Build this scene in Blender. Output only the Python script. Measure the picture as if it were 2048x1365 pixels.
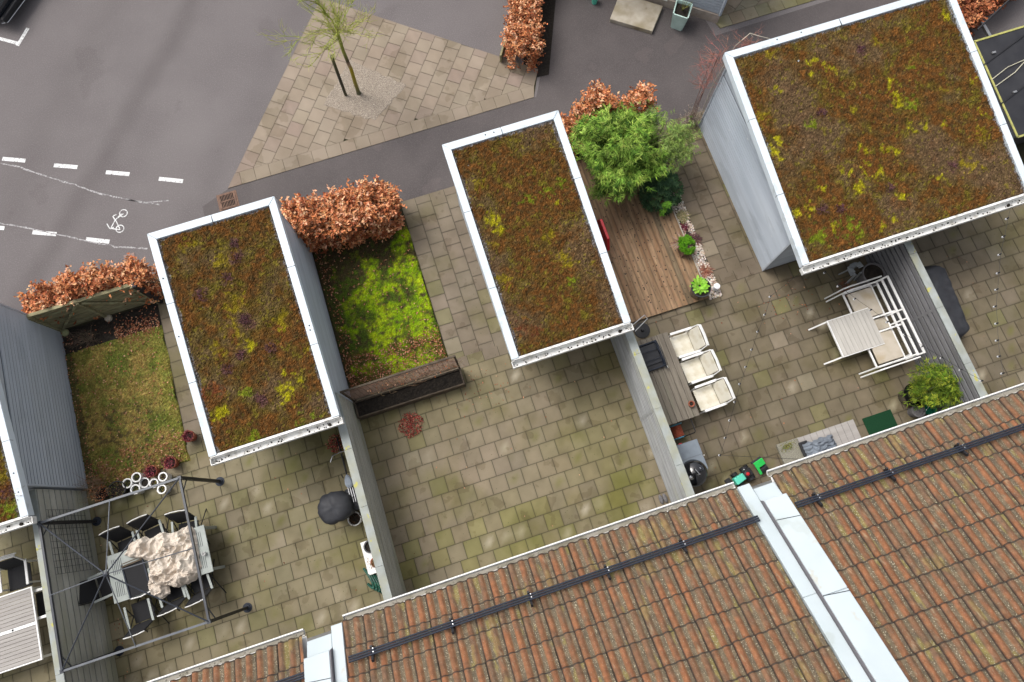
import bpy, math, random
import numpy as np
from mathutils import Vector, Matrix, noise as mn
random.seed(7); rng=np.random.default_rng(7)
PI=math.pi
for o in list(bpy.data.objects): bpy.data.objects.remove(o)
sc=bpy.context.scene; COL=sc.collection

# ---------------- camera, sky, sun, exposure ----------------
# world frame: X along the terraces, Y towards the street, Z up; the drone hovers over (0,0)
CAMH=16.75; FPX=1365.0; NAD=(1038.94,1016.49); YAW=0.31542; CX,CY=1024.0,682.5
_z=Vector((-(NAD[0]-CX),(NAD[1]-CY),FPX)).normalized()
_x=Vector((1,0,0)); _x=(_x-_x.dot(_z)*_z).normalized(); _y=_z.cross(_x)
_X=math.cos(YAW)*_x+math.sin(YAW)*_y; _Y=-math.sin(YAW)*_x+math.cos(YAW)*_y
ROT=Matrix((_X,_Y,_z))
cam=bpy.data.cameras.new('camera'); co=bpy.data.objects.new('camera',cam); COL.objects.link(co)
co.matrix_world=Matrix.Translation((0,0,CAMH))@ROT.to_4x4()
cam.sensor_width=36; cam.lens=FPX/2048*36; cam.clip_start=.1; cam.clip_end=500
sc.camera=co
def at(px,py,z=0.0):
    d=ROT@Vector((px-CX,-(py-CY),-FPX)); t=-(CAMH-z)/d.z
    return Vector((d.x*t,d.y*t,z))
w=bpy.data.worlds.new('World'); sc.world=w; w.use_nodes=True
nt=w.node_tree; bg=nt.nodes['Background']
sky=nt.nodes.new('ShaderNodeTexSky'); sky.sky_type='NISHITA'; sky.sun_disc=False
SUN_EL=math.radians(58); SUN_ROT=math.radians(-40)
sky.sun_elevation=SUN_EL; sky.sun_rotation=SUN_ROT; sky.air_density=1.0; sky.dust_density=6.0; sky.ozone_density=0.6
hs=nt.nodes.new('ShaderNodeHueSaturation'); hs.inputs['Saturation'].default_value=.35
nt.links.new(sky.outputs[0],hs.inputs['Color']); nt.links.new(hs.outputs[0],bg.inputs[0]); bg.inputs[1].default_value=0.15
sun=bpy.data.lights.new('sun','SUN'); sun.energy=1.1; sun.angle=math.radians(24); sun.color=(1,.97,.93)
so=bpy.data.objects.new('sun',sun); COL.objects.link(so)
sd=Vector((math.sin(SUN_ROT)*math.cos(SUN_EL),math.cos(SUN_ROT)*math.cos(SUN_EL),math.sin(SUN_EL)))
so.rotation_euler=sd.to_track_quat('Z','Y').to_euler(); so.location=(0,0,30)
vs=sc.view_settings; vs.view_transform='Standard'; vs.look='None'; vs.gamma=1; vs.exposure=0.4; vs.use_curve_mapping=False

# ---------------- mesh helpers ----------------
class MB:
    def __init__(s): s.v=[]; s.f=[]; s.c=[]; s.col=None
    def add(s,vs_,fs,col=None):
        b=len(s.v); s.v.extend([tuple(p) for p in vs_]); s.f.extend([tuple(b+i for i in f) for f in fs])
        c=col if col is not None else (s.col or (1,1,1))
        if len(c) and isinstance(c[0],(tuple,list)): s.c.extend(c)
        else: s.c.extend([c]*len(vs_))
    def box(s,x0,x1,y0,y1,z0,z1,col=None):
        s.add([(x0,y0,z0),(x1,y0,z0),(x1,y1,z0),(x0,y1,z0),(x0,y0,z1),(x1,y0,z1),(x1,y1,z1),(x0,y1,z1)],
              [(0,3,2,1),(4,5,6,7),(0,1,5,4),(1,2,6,5),(2,3,7,6),(3,0,4,7)],col)
    def beam(s,p,q,w,h=None,up=(0,0,1),col=None):
        p=Vector(p);q=Vector(q);h=h or w;d=(q-p).normalized();u=Vector(up)
        if abs(d.dot(u))>.98:u=Vector((0,1,0))
        a=d.cross(u).normalized()*w/2;b=a.cross(d).normalized()*h/2
        pts=[p-a-b,p+a-b,p+a+b,p-a+b,q-a-b,q+a-b,q+a+b,q-a+b]
        s.add(pts,[(0,1,2,3),(7,6,5,4),(0,4,5,1),(1,5,6,2),(2,6,7,3),(3,7,4,0)],col)
    def tube(s,pts,r,n=8,col=None,caps=True,closed=False):
        pts=[Vector(p) for p in pts];m=len(pts);R=[];V=[];F=[]
        rs=r if isinstance(r,(list,tuple)) else [r]*m
        a=None
        for i,p in enumerate(pts):
            d=(pts[(i+1)%m]-pts[i-1]) if (closed or 0<i<m-1) else (pts[1]-pts[0] if i==0 else pts[-1]-pts[-2])
            d.normalize()
            if a is None: a=d.orthogonal().normalized()
            else:
                a=(a-a.dot(d)*d)
                a=a.normalized() if a.length>1e-6 else d.orthogonal().normalized()
            b=d.cross(a)
            for k in range(n):
                t=2*PI*k/n; V.append(p+(a*math.cos(t)+b*math.sin(t))*rs[i])
        for i in range(m if closed else m-1):
            j=(i+1)%m
            for k in range(n):
                l=(k+1)%n; F.append((i*n+k,i*n+l,j*n+l,j*n+k))
        if caps and not closed:
            F.append(tuple(range(n-1,-1,-1)));F.append(tuple((m-1)*n+k for k in range(n)))
        cc=col
        if isinstance(col,list): cc=[c for c in col for _ in range(n)]
        s.add(V,F,cc)
    def lathe(s,prof,c=(0,0,0),n=20,col=None,sq=1.0):
        V=[];F=[];m=len(prof)
        for r,z in prof:
            for k in range(n):
                t=2*PI*k/n;V.append((c[0]+r*math.cos(t),c[1]+r*math.sin(t)*sq,c[2]+z))
        for i in range(m-1):
            for k in range(n):
                l=(k+1)%n;F.append((i*n+k,i*n+l,(i+1)*n+l,(i+1)*n+k))
        if prof[0][0]>1e-4:F.append(tuple(range(n-1,-1,-1)))
        if prof[-1][0]>1e-4:F.append(tuple((m-1)*n+k for k in range(n)))
        s.add(V,F,col)
    def quad(s,a,b,c,d,col=None): s.add([a,b,c,d],[(0,1,2,3)],col)
    def panel(s,a,b,c,d,t,col=None):   # thick sheet through 4 points
        a,b,c,d=map(Vector,(a,b,c,d));n=(b-a).cross(d-a).normalized()*t
        s.add([a,b,c,d,a-n,b-n,c-n,d-n],[(0,1,2,3),(7,6,5,4),(0,4,5,1),(1,5,6,2),(2,6,7,3),(3,7,4,0)],col)
    def leaf(s,p,d,l,wd,col,nrm=None):
        p=Vector(p);d=Vector(d);d.normalize()
        n=nrm or Vector((random.gauss(0,.7),random.gauss(0,.7),1))
        a=d.cross(n);a=a.normalized() if a.length>1e-4 else d.orthogonal()
        up=a.cross(d)
        m=p+d*l*.45
        b=len(s.v)
        s.v+= [tuple(p),tuple(m-a*wd/2+up*wd*.18),tuple(p+d*l),tuple(m+a*wd/2+up*wd*.18)]
        s.f+=[(b,b+1,b+2),(b,b+2,b+3)]
        s.c+=[col]*4
    def each(s,name,m,parent=None,**k):      # one object per connected piece
        n=len(s.v);par=list(range(n))
        def fd(a):
            while par[a]!=a: par[a]=par[par[a]];a=par[a]
            return a
        for f in s.f:
            r=fd(f[0])
            for q in f[1:]: par[fd(q)]=r
        G={}
        for f in s.f: G.setdefault(fd(f[0]),[]).append(f)
        out=[]
        for fs in G.values():
            b=MB();mp={}
            for f in fs:
                for q in f:
                    if q not in mp: mp[q]=len(b.v);b.v.append(s.v[q]);b.c.append(s.c[q])
                b.f.append(tuple(mp[q] for q in f))
            out.append(b.build(name,m,parent,**k))
        return out
    def build(s,name,m,parent=None,smooth=False,bevel=0,seg=1,auto=None):
        me=bpy.data.meshes.new(name)
        V=np.array(s.v,dtype=np.float32).reshape(-1,3)
        root=parent
        while root is not None and root.parent is not None: root=root.parent
        if root is not None: V=V-np.array(root.location,dtype=np.float32)
        me.from_pydata(V.tolist() if len(V)<20000 else V,[],s.f)
        if len(s.c)==len(s.v):
            ca=me.color_attributes.new('Col','FLOAT_COLOR','POINT')
            C=np.ones((len(s.v),4),dtype=np.float32);C[:,:3]=np.array([q[:3] for q in s.c],dtype=np.float32);
            if len(s.c[0])>3: C[:,3]=np.array(s.c,dtype=np.float32)[:,3]
            ca.data.foreach_set('color',C.ravel())
        me.materials.append(m)
        if smooth: me.polygons.foreach_set('use_smooth',[True]*len(me.polygons))
        me.update()
        o=bpy.data.objects.new(name,me);COL.objects.link(o)
        if parent is not None:o.parent=parent
        if bevel:
            b=o.modifiers.new('bevel','BEVEL');b.width=bevel;b.segments=seg;b.limit_method='ANGLE'
        if auto: 
            me.polygons.foreach_set('use_smooth',[True]*len(me.polygons)); me.set_sharp_from_angle(angle=math.radians(auto))
        return o
def tag(o,label,cat,group=None,kind=None):
    if label:o['label']=label
    if cat:o['category']=cat
    if group:o['group']=group
    if kind:o['kind']=kind
    return o
def struct(o,label=None): 
    o['kind']='structure'
    if label:o['label']=label
    return o
def stuff(o,label,cat): return tag(o,label,cat,kind='stuff')
def thing(name,label,cat,loc=(0,0,0),group=None):
    o=bpy.data.objects.new(name,None);o.empty_display_size=.2;COL.objects.link(o);o.location=loc
    return tag(o,label,cat,group)
def dup(r,loc=None,rz=0,label=None):
    def cp(o,par):
        c=o.copy();COL.objects.link(c);c.parent=par
        for ch in o.children: cp(ch,c)
        return c
    c=cp(r,None)
    if loc is not None:c.location=loc
    c.rotation_euler=(0,0,rz)
    if label:c['label']=label
    return c
def place(o,loc,rz=0,label=None):
    o.location=loc;o.rotation_euler=(0,0,rz)
    if label:o['label']=label
    return o
def ns(x,y,z=0.0,s=1.0): return mn.noise(Vector((x*s,y*s,z)))
def fbm(x,y,s=1.0,o=4,z=0.0): return mn.fractal(Vector((x*s,y*s,z)),1.0,2.0,o)
def mixc(a,b,t): t=max(0,min(1,t));return tuple(a[i]*(1-t)+b[i]*t for i in range(3))
def mul(a,k): return tuple(c*k for c in a)
def jit(c,j=.15):
    k=1+random.uniform(-j,j); return tuple(max(0,x*k*(1+random.uniform(-j,j)*.4)) for x in c)

# ---------------- material helper ----------------
def mat(name,c1,c2=None,c3=None,scale=6,detail=6,rough=.8,metal=0,attr=False,bump=0,bscale=None,speck=None,sscale=60,sth=.7,spec=.35,stretch=None,var=.25,coat=0,lo=.35,hi=.65,speck2=None,s2scale=9,s2th=.62,s2w=.06,amask=False,stain=None,stscale=2,stth=.55,seam=False):
    m=bpy.data.materials.new(name);m.use_nodes=True;t=m.node_tree;N=t.nodes;L=t.links
    b=N['Principled BSDF'];b.inputs['Roughness'].default_value=rough;b.inputs['Metallic'].default_value=metal
    b.inputs['Specular IOR Level'].default_value=spec
    if coat:b.inputs['Coat Weight'].default_value=coat;b.inputs['Coat Roughness'].default_value=.08
    tc=N.new('ShaderNodeTexCoord');src=tc.outputs['Object']
    if stretch:
        mp=N.new('ShaderNodeMapping');mp.inputs['Scale'].default_value=stretch;L.new(src,mp.inputs[0]);src=mp.outputs[0]
    def noi(sc_,d=detail):
        n=N.new('ShaderNodeTexNoise');n.inputs['Scale'].default_value=sc_;n.inputs['Detail'].default_value=d;L.new(src,n.inputs['Vector']);return n
    def mix(f,a,bb,mode='MIX'):
        x=N.new('ShaderNodeMix');x.data_type='RGBA';x.blend_type=mode
        for i,val in ((0,f),(6,a),(7,bb)):
            if isinstance(val,(tuple,list)): x.inputs[i].default_value=(*val[:3],1)
            elif isinstance(val,(int,float)): x.inputs[i].default_value=val
            else: L.new(val,x.inputs[i])
        return x.outputs[2]
    def ramp(n,a,bb):
        r=N.new('ShaderNodeMapRange');r.inputs[1].default_value=a;r.inputs[2].default_value=bb;L.new(n.outputs[0],r.inputs[0]);r.clamp=True;return r.outputs[0]
    n1=noi(scale)
    f=ramp(n1,lo,hi)
    c=mix(f,c1,c2 or mul(c1,.8))
    if c3:
        c=mix(ramp(noi(scale*.37),.5,.68),c,c3)
    if attr:
        a=N.new('ShaderNodeAttribute');a.attribute_name='Col'
        c=mix(1.0,c,a.outputs['Color'],'MULTIPLY')
    if stain: c=mix(ramp(noi(stscale,5),stth,stth+.025),c,mix(1.0,c,stain,'MULTIPLY'))
    if speck2: c=mix(ramp(noi(s2scale,4),s2th,s2th+s2w),c,speck2)
    if speck:
        fs=ramp(noi(sscale,2),sth,sth+.03)
        if amask:
            mm=N.new('ShaderNodeMath');mm.operation='MULTIPLY';L.new(fs,mm.inputs[0]);L.new(a.outputs['Alpha'],mm.inputs[1]);fs=mm.outputs[0]
        c=mix(fs,c,speck)
    if seam:   # two long dark tyre-polished joints across the road
        for (ax,ay,bx,by,wd,am) in seam:
            dx,dy=bx-ax,by-ay;l_=math.hypot(dx,dy);vn=N.new('ShaderNodeVectorMath');vn.operation='DOT_PRODUCT';L.new(tc.outputs['Object'],vn.inputs[0]);vn.inputs[1].default_value=(-dy/l_,dx/l_,0)
            s1=N.new('ShaderNodeMath');s1.operation='SUBTRACT';L.new(vn.outputs['Value'],s1.inputs[0]);s1.inputs[1].default_value=(-dy*ax+dx*ay)/l_
            nz=noi(.35,3);s3=N.new('ShaderNodeMath');s3.operation='MULTIPLY_ADD';L.new(nz.outputs[0],s3.inputs[0]);s3.inputs[1].default_value=wd*2.4;s3.inputs[2].default_value=-wd*1.2
            s4=N.new('ShaderNodeMath');s4.operation='ADD';L.new(s1.outputs[0],s4.inputs[0]);L.new(s3.outputs[0],s4.inputs[1])
            ab=N.new('ShaderNodeMath');ab.operation='ABSOLUTE';L.new(s4.outputs[0],ab.inputs[0])
            r=N.new('ShaderNodeMapRange');r.interpolation_type='SMOOTHSTEP';r.inputs[1].default_value=0;r.inputs[2].default_value=wd;r.inputs[3].default_value=am;r.inputs[4].default_value=0;L.new(ab.outputs[0],r.inputs[0])
            c=mix(r.outputs[0],c,mix(1.0,c,(.62,.605,.6),'MULTIPLY'))
    L.new(c,b.inputs['Base Color'])
    if bump:
        bn=N.new('ShaderNodeBump');bn.inputs['Strength'].default_value=bump;bn.inputs['Distance'].default_value=.01
        L.new(noi(bscale or scale*4).outputs[0],bn.inputs['Height']);L.new(bn.outputs[0],b.inputs['Normal'])
    m.diffuse_color=(*c1[:3],1)
    return m
W1=(1,1,1)
M={}
M['asphalt']=mat('asphalt',(.142,.127,.127),(.12,.106,.107),(.152,.137,.136),scale=.8,lo=.25,hi=.75,seam=[(-6.17,14.46,-9.68,10.1,.5,.42),(-9.7,13.2,-12.5,9.5,.8,.22),(-2.5,14.0,-6.3,8.8,1.1,.22)],stain=(.9,.89,.89),stscale=.55,stth=.63,speck2=(.215,.2,.195),s2scale=40,s2th=.5,s2w=.3,rough=.9,bump=.35,bscale=140,speck=(.27,.25,.24),sscale=90,sth=.72)
M['asphalt2']=mat('asphalt_dark',(.088,.076,.075),(.07,.06,.06),(.098,.085,.083),scale=.9,speck2=(.14,.125,.12),s2scale=40,s2th=.5,s2w=.3,stain=(1.22,1.2,1.18),stscale=.9,stth=.62,rough=.85,bump=.35,bscale=140,speck=(.15,.14,.13),sscale=95,sth=.69)
M['slab']=mat('terrace_slab',(.95,.93,.9),(.68,.665,.61),(.57,.58,.35),scale=1.6,attr=True,rough=.75,bump=.3,bscale=60,stain=(.83,.81,.77),stscale=2.0,stth=.59,speck=(.07,.07,.03),sscale=24,sth=.72,lo=.3,hi=.7)
M['slab_plaza']=mat('plaza_slab',(.93,.93,.93),(.8,.785,.77),scale=1.2,attr=True,rough=.9,bump=.2,bscale=80,stain=(.84,.83,.8),stscale=1.1,stth=.56,speck=(.33,.3,.25),sscale=70,sth=.72)
M['sand']=mat('joint_sand',(.045,.035,.022),(.03,.033,.014),scale=9,rough=1)
M['gravel']=mat('gravel',(.3,.25,.2),(.17,.14,.11),scale=42,rough=1,bump=.8,bscale=60,speck=(.55,.5,.42),sscale=70,sth=.6)
M['white_metal']=mat('white_flashing',(.66,.73,.79),(.58,.65,.7),scale=1.1,stain=(.88,.88,.86),stscale=3,stth=.6,rough=.5,spec=.4,speck=(.3,.3,.28),sscale=24,sth=.74)
M['cap_metal']=mat('grey_white_capping',(.47,.53,.56),(.41,.47,.49),(.5,.56,.58),scale=1.2,stain=(.93,.92,.89),stscale=1.2,stth=.6,rough=.5,speck2=(.45,.46,.42),s2scale=4,s2th=.66)
M['white']=mat('white_paint',(.8,.8,.79),(.7,.7,.68),scale=4,rough=.4)
M['whitedirty']=mat('gutter_white',(.72,.72,.7),(.4,.38,.33),scale=7,rough=.5,lo=.5,hi=.75)
M['gutter_in']=mat('gutter_silt',(.3,.28,.24),(.19,.175,.13),scale=5,rough=.9,lo=.4,hi=.7)
M['siding']=mat('blue_grey_siding',(.44,.48,.53),(.38,.42,.465),(.48,.52,.56),scale=1.2,stretch=(1,.5,2),stain=(.9,.9,.9),stscale=.9,stth=.55,attr=True,rough=.6,bump=.1,bscale=40)
M['siding_speck']=mat('blue_grey_siding_flecked',(.47,.52,.58),(.4,.45,.51),(.52,.57,.62),scale=1.2,stretch=(1,.5,2),stain=(.9,.9,.9),stscale=.9,stth=.55,attr=True,rough=.55,speck=(.6,.62,.6),sscale=11,sth=.72)
M['fence_grey']=mat('weathered_grey_boards',(.42,.43,.44),(.33,.345,.35),(.36,.37,.33),scale=3,stretch=(1.5,.6,2),attr=True,rough=.85,bump=.2,bscale=30)
M['fence_olive']=mat('algae_grey_boards',(.46,.455,.41),(.34,.34,.29),(.38,.38,.28),scale=2,stretch=(2,.5,2),attr=True,rough=.85,bump=.2,bscale=30)
M['fence_dark']=mat('dark_grey_boards',(.2,.2,.21),(.155,.155,.16),scale=3,stretch=(2,.4,2),attr=True,rough=.75)
M['cap_fence']=mat('fence_capping',(.34,.37,.365),(.26,.28,.26),(.31,.31,.22),scale=5,rough=.7,stretch=(1,.7,1),speck=(.42,.4,.12),sscale=7,sth=.66)
M['sedum']=mat('sedum_mat',(1.1,1.1,1.05),(.68,.67,.62),scale=34,attr=True,rough=1,bump=.9,bscale=50,speck=(.5,.46,.38),sscale=60,sth=.78,lo=.38,hi=.6,spec=.1)
M['grass']=mat('lawn_turf',(1.1,1.1,1.1),(.72,.72,.7),scale=30,attr=True,rough=1,bump=.6,bscale=60,spec=.1)
M['leaf']=mat('leaf',W1,(.85,.85,.85),scale=8,attr=True,rough=.75,spec=.15)
M['dryleaf']=mat('dry_leaf',W1,(.8,.78,.75),scale=10,attr=True,rough=.7,spec=.25)
M['bark']=mat('bark',W1,(.75,.75,.75),scale=22,attr=True,rough=.95,bump=.5)
M['soil']=mat('soil',(.03,.024,.018),(.015,.012,.01),scale=18,rough=1,bump=1,bscale=50,speck=(.16,.12,.08),sscale=40,sth=.73)
M['tile']=mat('roof_tile',(.98,.99,.98),(.66,.68,.68),scale=13,attr=True,rough=.85,bump=.4,bscale=70,speck=(.36,.32,.23),sscale=62,sth=.62,amask=True)
M['slate']=mat('dark_slate_metal',(.022,.028,.042),(.017,.022,.034),scale=4,rough=.6,spec=.3)
M['steel']=mat('galvanised',(.5,.5,.5),(.4,.4,.4),rough=.35,metal=.8)
M['chrome']=mat('chrome',(.75,.75,.75),rough=.15,metal=1)
M['black']=mat('black_plastic',(.015,.015,.017),(.022,.022,.025),rough=.5)
M['mesh_black']=mat('black_sling',(.014,.014,.016),(.02,.02,.022),scale=90,rough=.85)
M['cover']=mat('black_cover',(.022,.023,.028),(.032,.034,.04),scale=5,rough=.6,bump=.2,bscale=20)
M['gloss_black']=mat('enamel_black',(.008,.008,.01),rough=.08,spec=.8,coat=.5)
M['grey_paint']=mat('grey_paint',(.36,.39,.37),(.3,.33,.31),scale=5,rough=.55)
M['grey_table']=mat('grey_laminate',(.2,.235,.27),(.17,.2,.235),scale=6,rough=.45)
M['plank']=mat('weathered_teak',(.2,.175,.14),(.13,.112,.09),(.17,.16,.12),scale=3,stretch=(6,.5,2),rough=.85,bump=.2,bscale=20)
M['plankgrey']=mat('grey_slat',(.5,.48,.44),(.42,.4,.37),scale=2,stretch=(5,.5,2),rough=.75)
M['slatx']=mat('taupe_slat',(.36,.34,.32),(.3,.28,.265),scale=2,stretch=(.5,6,2),rough=.75)
M['deck']=mat('decking',(1.12,1.1,1.05),(.66,.63,.58),(.72,.6,.5),scale=3.5,stretch=(5,.55,1),attr=True,rough=.65,bump=.25,bscale=16)
M['oldwood']=mat('old_wood',(.32,.29,.17),(.17,.155,.085),(.34,.34,.2),scale=5,stretch=(.8,2,4),rough=.9,bump=.4,bscale=20)
M['brownwood']=mat('brown_wood',(.11,.085,.06),(.06,.046,.033),scale=6,rough=.85,bump=.3)
M['cloth']=mat('beige_canvas',(.62,.55,.47),(.53,.455,.38),(.66,.6,.52),scale=5,rough=.9,bump=.15,bscale=80)
M['cushion']=mat('stained_cushion',(.5,.45,.38),(.43,.38,.3),scale=4,rough=.9,speck2=(.36,.27,.15),s2scale=2.2,s2th=.56,s2w=.35)
M['sling_white']=mat('stained_white_sling',(.66,.63,.54),(.52,.47,.34),scale=5,rough=.8,lo=.45,hi=.7)
M['concrete']=mat('concrete',(.42,.38,.31),(.3,.26,.2),(.24,.2,.12),scale=3,rough=.9,bump=.2,bscale=60,speck2=(.2,.16,.1),s2scale=3,s2th=.63)
M['aggregate']=mat('exposed_aggregate',(.27,.26,.21),(.16,.15,.12),scale=50,rough=.95,bump=.5,bscale=70,speck=(.4,.38,.3),sscale=60,sth=.62)
M['brick']=mat('pale_brick',(.4,.34,.29),(.3,.25,.21),scale=6,rough=.9)
M['mint']=mat('mint_plastic',(.1,.55,.4),(.12,.6,.44),rough=.4)
M['green']=mat('green_plastic',(.02,.42,.07),(.03,.5,.09),rough=.4)
M['dgreen']=mat('green_mat',(.003,.032,.012),(.005,.045,.016),scale=60,rough=1,bump=.6)
M['hose']=mat('green_hose',(.012,.06,.045),(.02,.09,.06),rough=.4)
M['red']=mat('red_plastic',(.55,.02,.03),(.45,.015,.02),rough=.35)
M['terracotta']=mat('terracotta',(.33,.1,.055),(.24,.07,.04),scale=8,rough=.8)
M['pot_grey']=mat('grey_pot',(.12,.115,.12),(.16,.155,.155),scale=6,rough=.75)
M['tealpale']=mat('pale_mint_paint',(.52,.68,.62),(.43,.58,.52),scale=4,rough=.55)
M['paint_road']=mat('road_paint',(.7,.71,.7),(.42,.41,.41),scale=9,rough=.8,lo=.45,hi=.72,speck=(.15,.14,.14),sscale=26,sth=.62)
M['chalk']=mat('chalk',(.42,.41,.41),(.16,.15,.15),scale=20,rough=1,lo=.42,hi=.6)
M['yellow']=mat('yellow_piping',(.42,.4,.12),(.3,.3,.1),scale=8,rough=.6)
M['tarp']=mat('black_tarpaulin',(.018,.018,.022),(.03,.03,.034),scale=2,rough=.5,bump=.2,bscale=5)
M['rope']=mat('rope',(.55,.52,.4),(.42,.4,.3),rough=.9)
M['rust']=mat('rusty_iron',(.2,.12,.085),(.13,.08,.06),scale=14,rough=.9)
M['blackhole']=mat('dark_void',(.01,.01,.01),rough=1)
M['carblue']=mat('dark_car_paint',(.015,.018,.024),rough=.25,coat=.7,spec=.6)
M['glass']=mat('dark_glass',(.02,.025,.03),rough=.05,spec=.8)
M['bag']=mat('grey_cloth',(.2,.23,.27),(.13,.15,.18),scale=4,rough=.85)
M['pebble']=mat('pebble',W1,(.85,.83,.8),scale=12,attr=True,rough=.8)
M['bulb']=mat('bulb_glass',(.75,.76,.78),rough=.1,spec=.8)
M['brickwall']=mat('house_wall',(.3,.3,.3),(.25,.25,.25),rough=.8)
M['whitecan']=mat('white_enamel',(.8,.8,.82),(.72,.72,.76),rough=.35)
# ================= GROUND =================
g=MB(); g.box(-150,150,-150,150,-1.0,0); struct(g.build('asphalt_ground',M['asphalt']))
def sheet(name,pts,z,m,label=None):
    b=MB(); n=len(pts); b.add([(p[0],p[1],z) for p in pts],[tuple(range(n))]); return struct(b.build(name,m),label)
def clip(poly,win):
    out=list(poly)
    for i in range(len(win)):
        a=win[i];b=win[(i+1)%len(win)];inp=out;out=[]
        ins=lambda p:(b[0]-a[0])*(p[1]-a[1])-(b[1]-a[1])*(p[0]-a[0])>=-1e-9
        for j in range(len(inp)):
            p=inp[j];q=inp[(j+1)%len(inp)];ip,iq=ins(p),ins(q)
            if ip:out.append(p)
            if ip!=iq:
                d1=(b[0]-a[0])*(p[1]-a[1])-(b[1]-a[1])*(p[0]-a[0]);d2=(b[0]-a[0])*(q[1]-a[1])-(b[1]-a[1])*(q[0]-a[0])
                t=d1/(d1-d2);out.append((p[0]+(q[0]-p[0])*t,p[1]+(q[1]-p[1])*t))
        if len(out)<3:return []
    return out
def area(p): return abs(sum(p[i][0]*p[(i+1)%len(p)][1]-p[(i+1)%len(p)][0]*p[i][1] for i in range(len(p))))/2
def slabs(mb,win,org,ang,size=.4,off=.5,alongx=True,gap=.009,zb=.004,zt=.016,colf=None,bounds=None,skip=None,edge=.035,ek=.78,worn_p=None):
    """running bond of slabs (rows along local x) clipped to convex window"""
    ca,sa=math.cos(ang),math.sin(ang)
    l=[((p[0]-org[0])*ca+(p[1]-org[1])*sa,-(p[0]-org[0])*sa+(p[1]-org[1])*ca) for p in win]
    x0=min(p[0] for p in l);x1=max(p[0] for p in l);y0=min(p[1] for p in l);y1=max(p[1] for p in l)
    for r in range(math.floor(y0/size),math.ceil(y1/size)):
        o_=(r*off%1.0)*size+(ns(r*.7,3.1)*.12)*size
        for k in range(math.floor((x0-o_)/size)-1,math.ceil((x1-o_)/size)+1):
            a=k*size+o_+gap/2;b=a+size-gap;c=r*size+gap/2;d=c+size-gap
            pl=[(a,c),(b,c),(b,d),(a,d)]
            W_=[(org[0]+p[0]*ca-p[1]*sa,org[1]+p[0]*sa+p[1]*ca) for p in pl]
            cp=clip(W_,win)
            if len(cp)<3 or area(cp)<.006: continue
            cx=sum(p[0] for p in cp)/len(cp);cy=sum(p[1] for p in cp)/len(cp)
            if skip and skip(cx,cy): continue
            col=colf(cx,cy); dz=random.uniform(-.0015,.0015);tilt=(random.gauss(0,.004),random.gauss(0,.004))
            Z=lambda x,y:zt+dz+(x-cx)*tilt[0]+(y-cy)*tilt[1]
            if abs(area(cp)-area(W_))<1e-4:
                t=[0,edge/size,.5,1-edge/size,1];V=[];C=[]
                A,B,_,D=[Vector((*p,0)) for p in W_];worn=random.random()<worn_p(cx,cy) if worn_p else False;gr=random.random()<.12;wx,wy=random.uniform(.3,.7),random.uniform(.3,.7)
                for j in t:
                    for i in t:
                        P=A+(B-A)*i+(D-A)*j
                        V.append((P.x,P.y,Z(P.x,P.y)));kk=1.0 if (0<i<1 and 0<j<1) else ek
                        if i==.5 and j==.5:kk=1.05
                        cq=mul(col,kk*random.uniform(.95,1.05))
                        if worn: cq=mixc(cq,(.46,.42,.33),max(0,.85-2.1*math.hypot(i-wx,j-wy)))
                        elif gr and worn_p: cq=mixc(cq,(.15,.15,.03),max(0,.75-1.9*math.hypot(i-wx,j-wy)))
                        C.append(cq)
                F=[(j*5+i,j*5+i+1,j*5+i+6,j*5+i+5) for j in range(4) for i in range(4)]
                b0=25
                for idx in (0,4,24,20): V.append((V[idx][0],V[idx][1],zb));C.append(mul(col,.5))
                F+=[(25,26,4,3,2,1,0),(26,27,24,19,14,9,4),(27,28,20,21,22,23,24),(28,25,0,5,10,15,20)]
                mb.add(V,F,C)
            else:
                n=len(cp);V=[(p[0],p[1],Z(*p)) for p in cp]+[(p[0],p[1],zb) for p in cp]
                F=[tuple(range(n))]+[(i+n,(i+1)%n+n,(i+1)%n,i) for i in range(n)]
                mb.add(V,F,mul(col,.93))
# terrace paving (grey-beige slabs, greener near the walls)
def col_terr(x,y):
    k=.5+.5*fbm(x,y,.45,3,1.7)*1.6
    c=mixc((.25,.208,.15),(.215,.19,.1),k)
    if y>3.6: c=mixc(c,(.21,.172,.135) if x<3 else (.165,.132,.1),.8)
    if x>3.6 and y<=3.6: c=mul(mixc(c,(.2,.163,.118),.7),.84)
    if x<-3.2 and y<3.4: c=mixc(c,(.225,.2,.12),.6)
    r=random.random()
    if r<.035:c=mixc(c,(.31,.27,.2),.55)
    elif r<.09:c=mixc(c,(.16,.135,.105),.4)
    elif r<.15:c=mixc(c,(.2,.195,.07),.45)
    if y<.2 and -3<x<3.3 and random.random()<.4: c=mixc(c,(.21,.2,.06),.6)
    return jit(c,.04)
sheet('terrace_bedding',[(-16,-1.6),(16,-1.6),(16,8.49),(-16,8.49)],.004,M['sand'])
t=MB()
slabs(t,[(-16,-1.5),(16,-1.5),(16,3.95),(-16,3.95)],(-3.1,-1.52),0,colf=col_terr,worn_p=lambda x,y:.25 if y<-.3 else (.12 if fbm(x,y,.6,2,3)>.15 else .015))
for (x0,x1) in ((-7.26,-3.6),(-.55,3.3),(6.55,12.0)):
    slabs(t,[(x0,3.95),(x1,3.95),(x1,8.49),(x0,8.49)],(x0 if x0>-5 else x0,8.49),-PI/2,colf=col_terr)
struct(t.build('terrace_paving',M['slab']))
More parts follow.
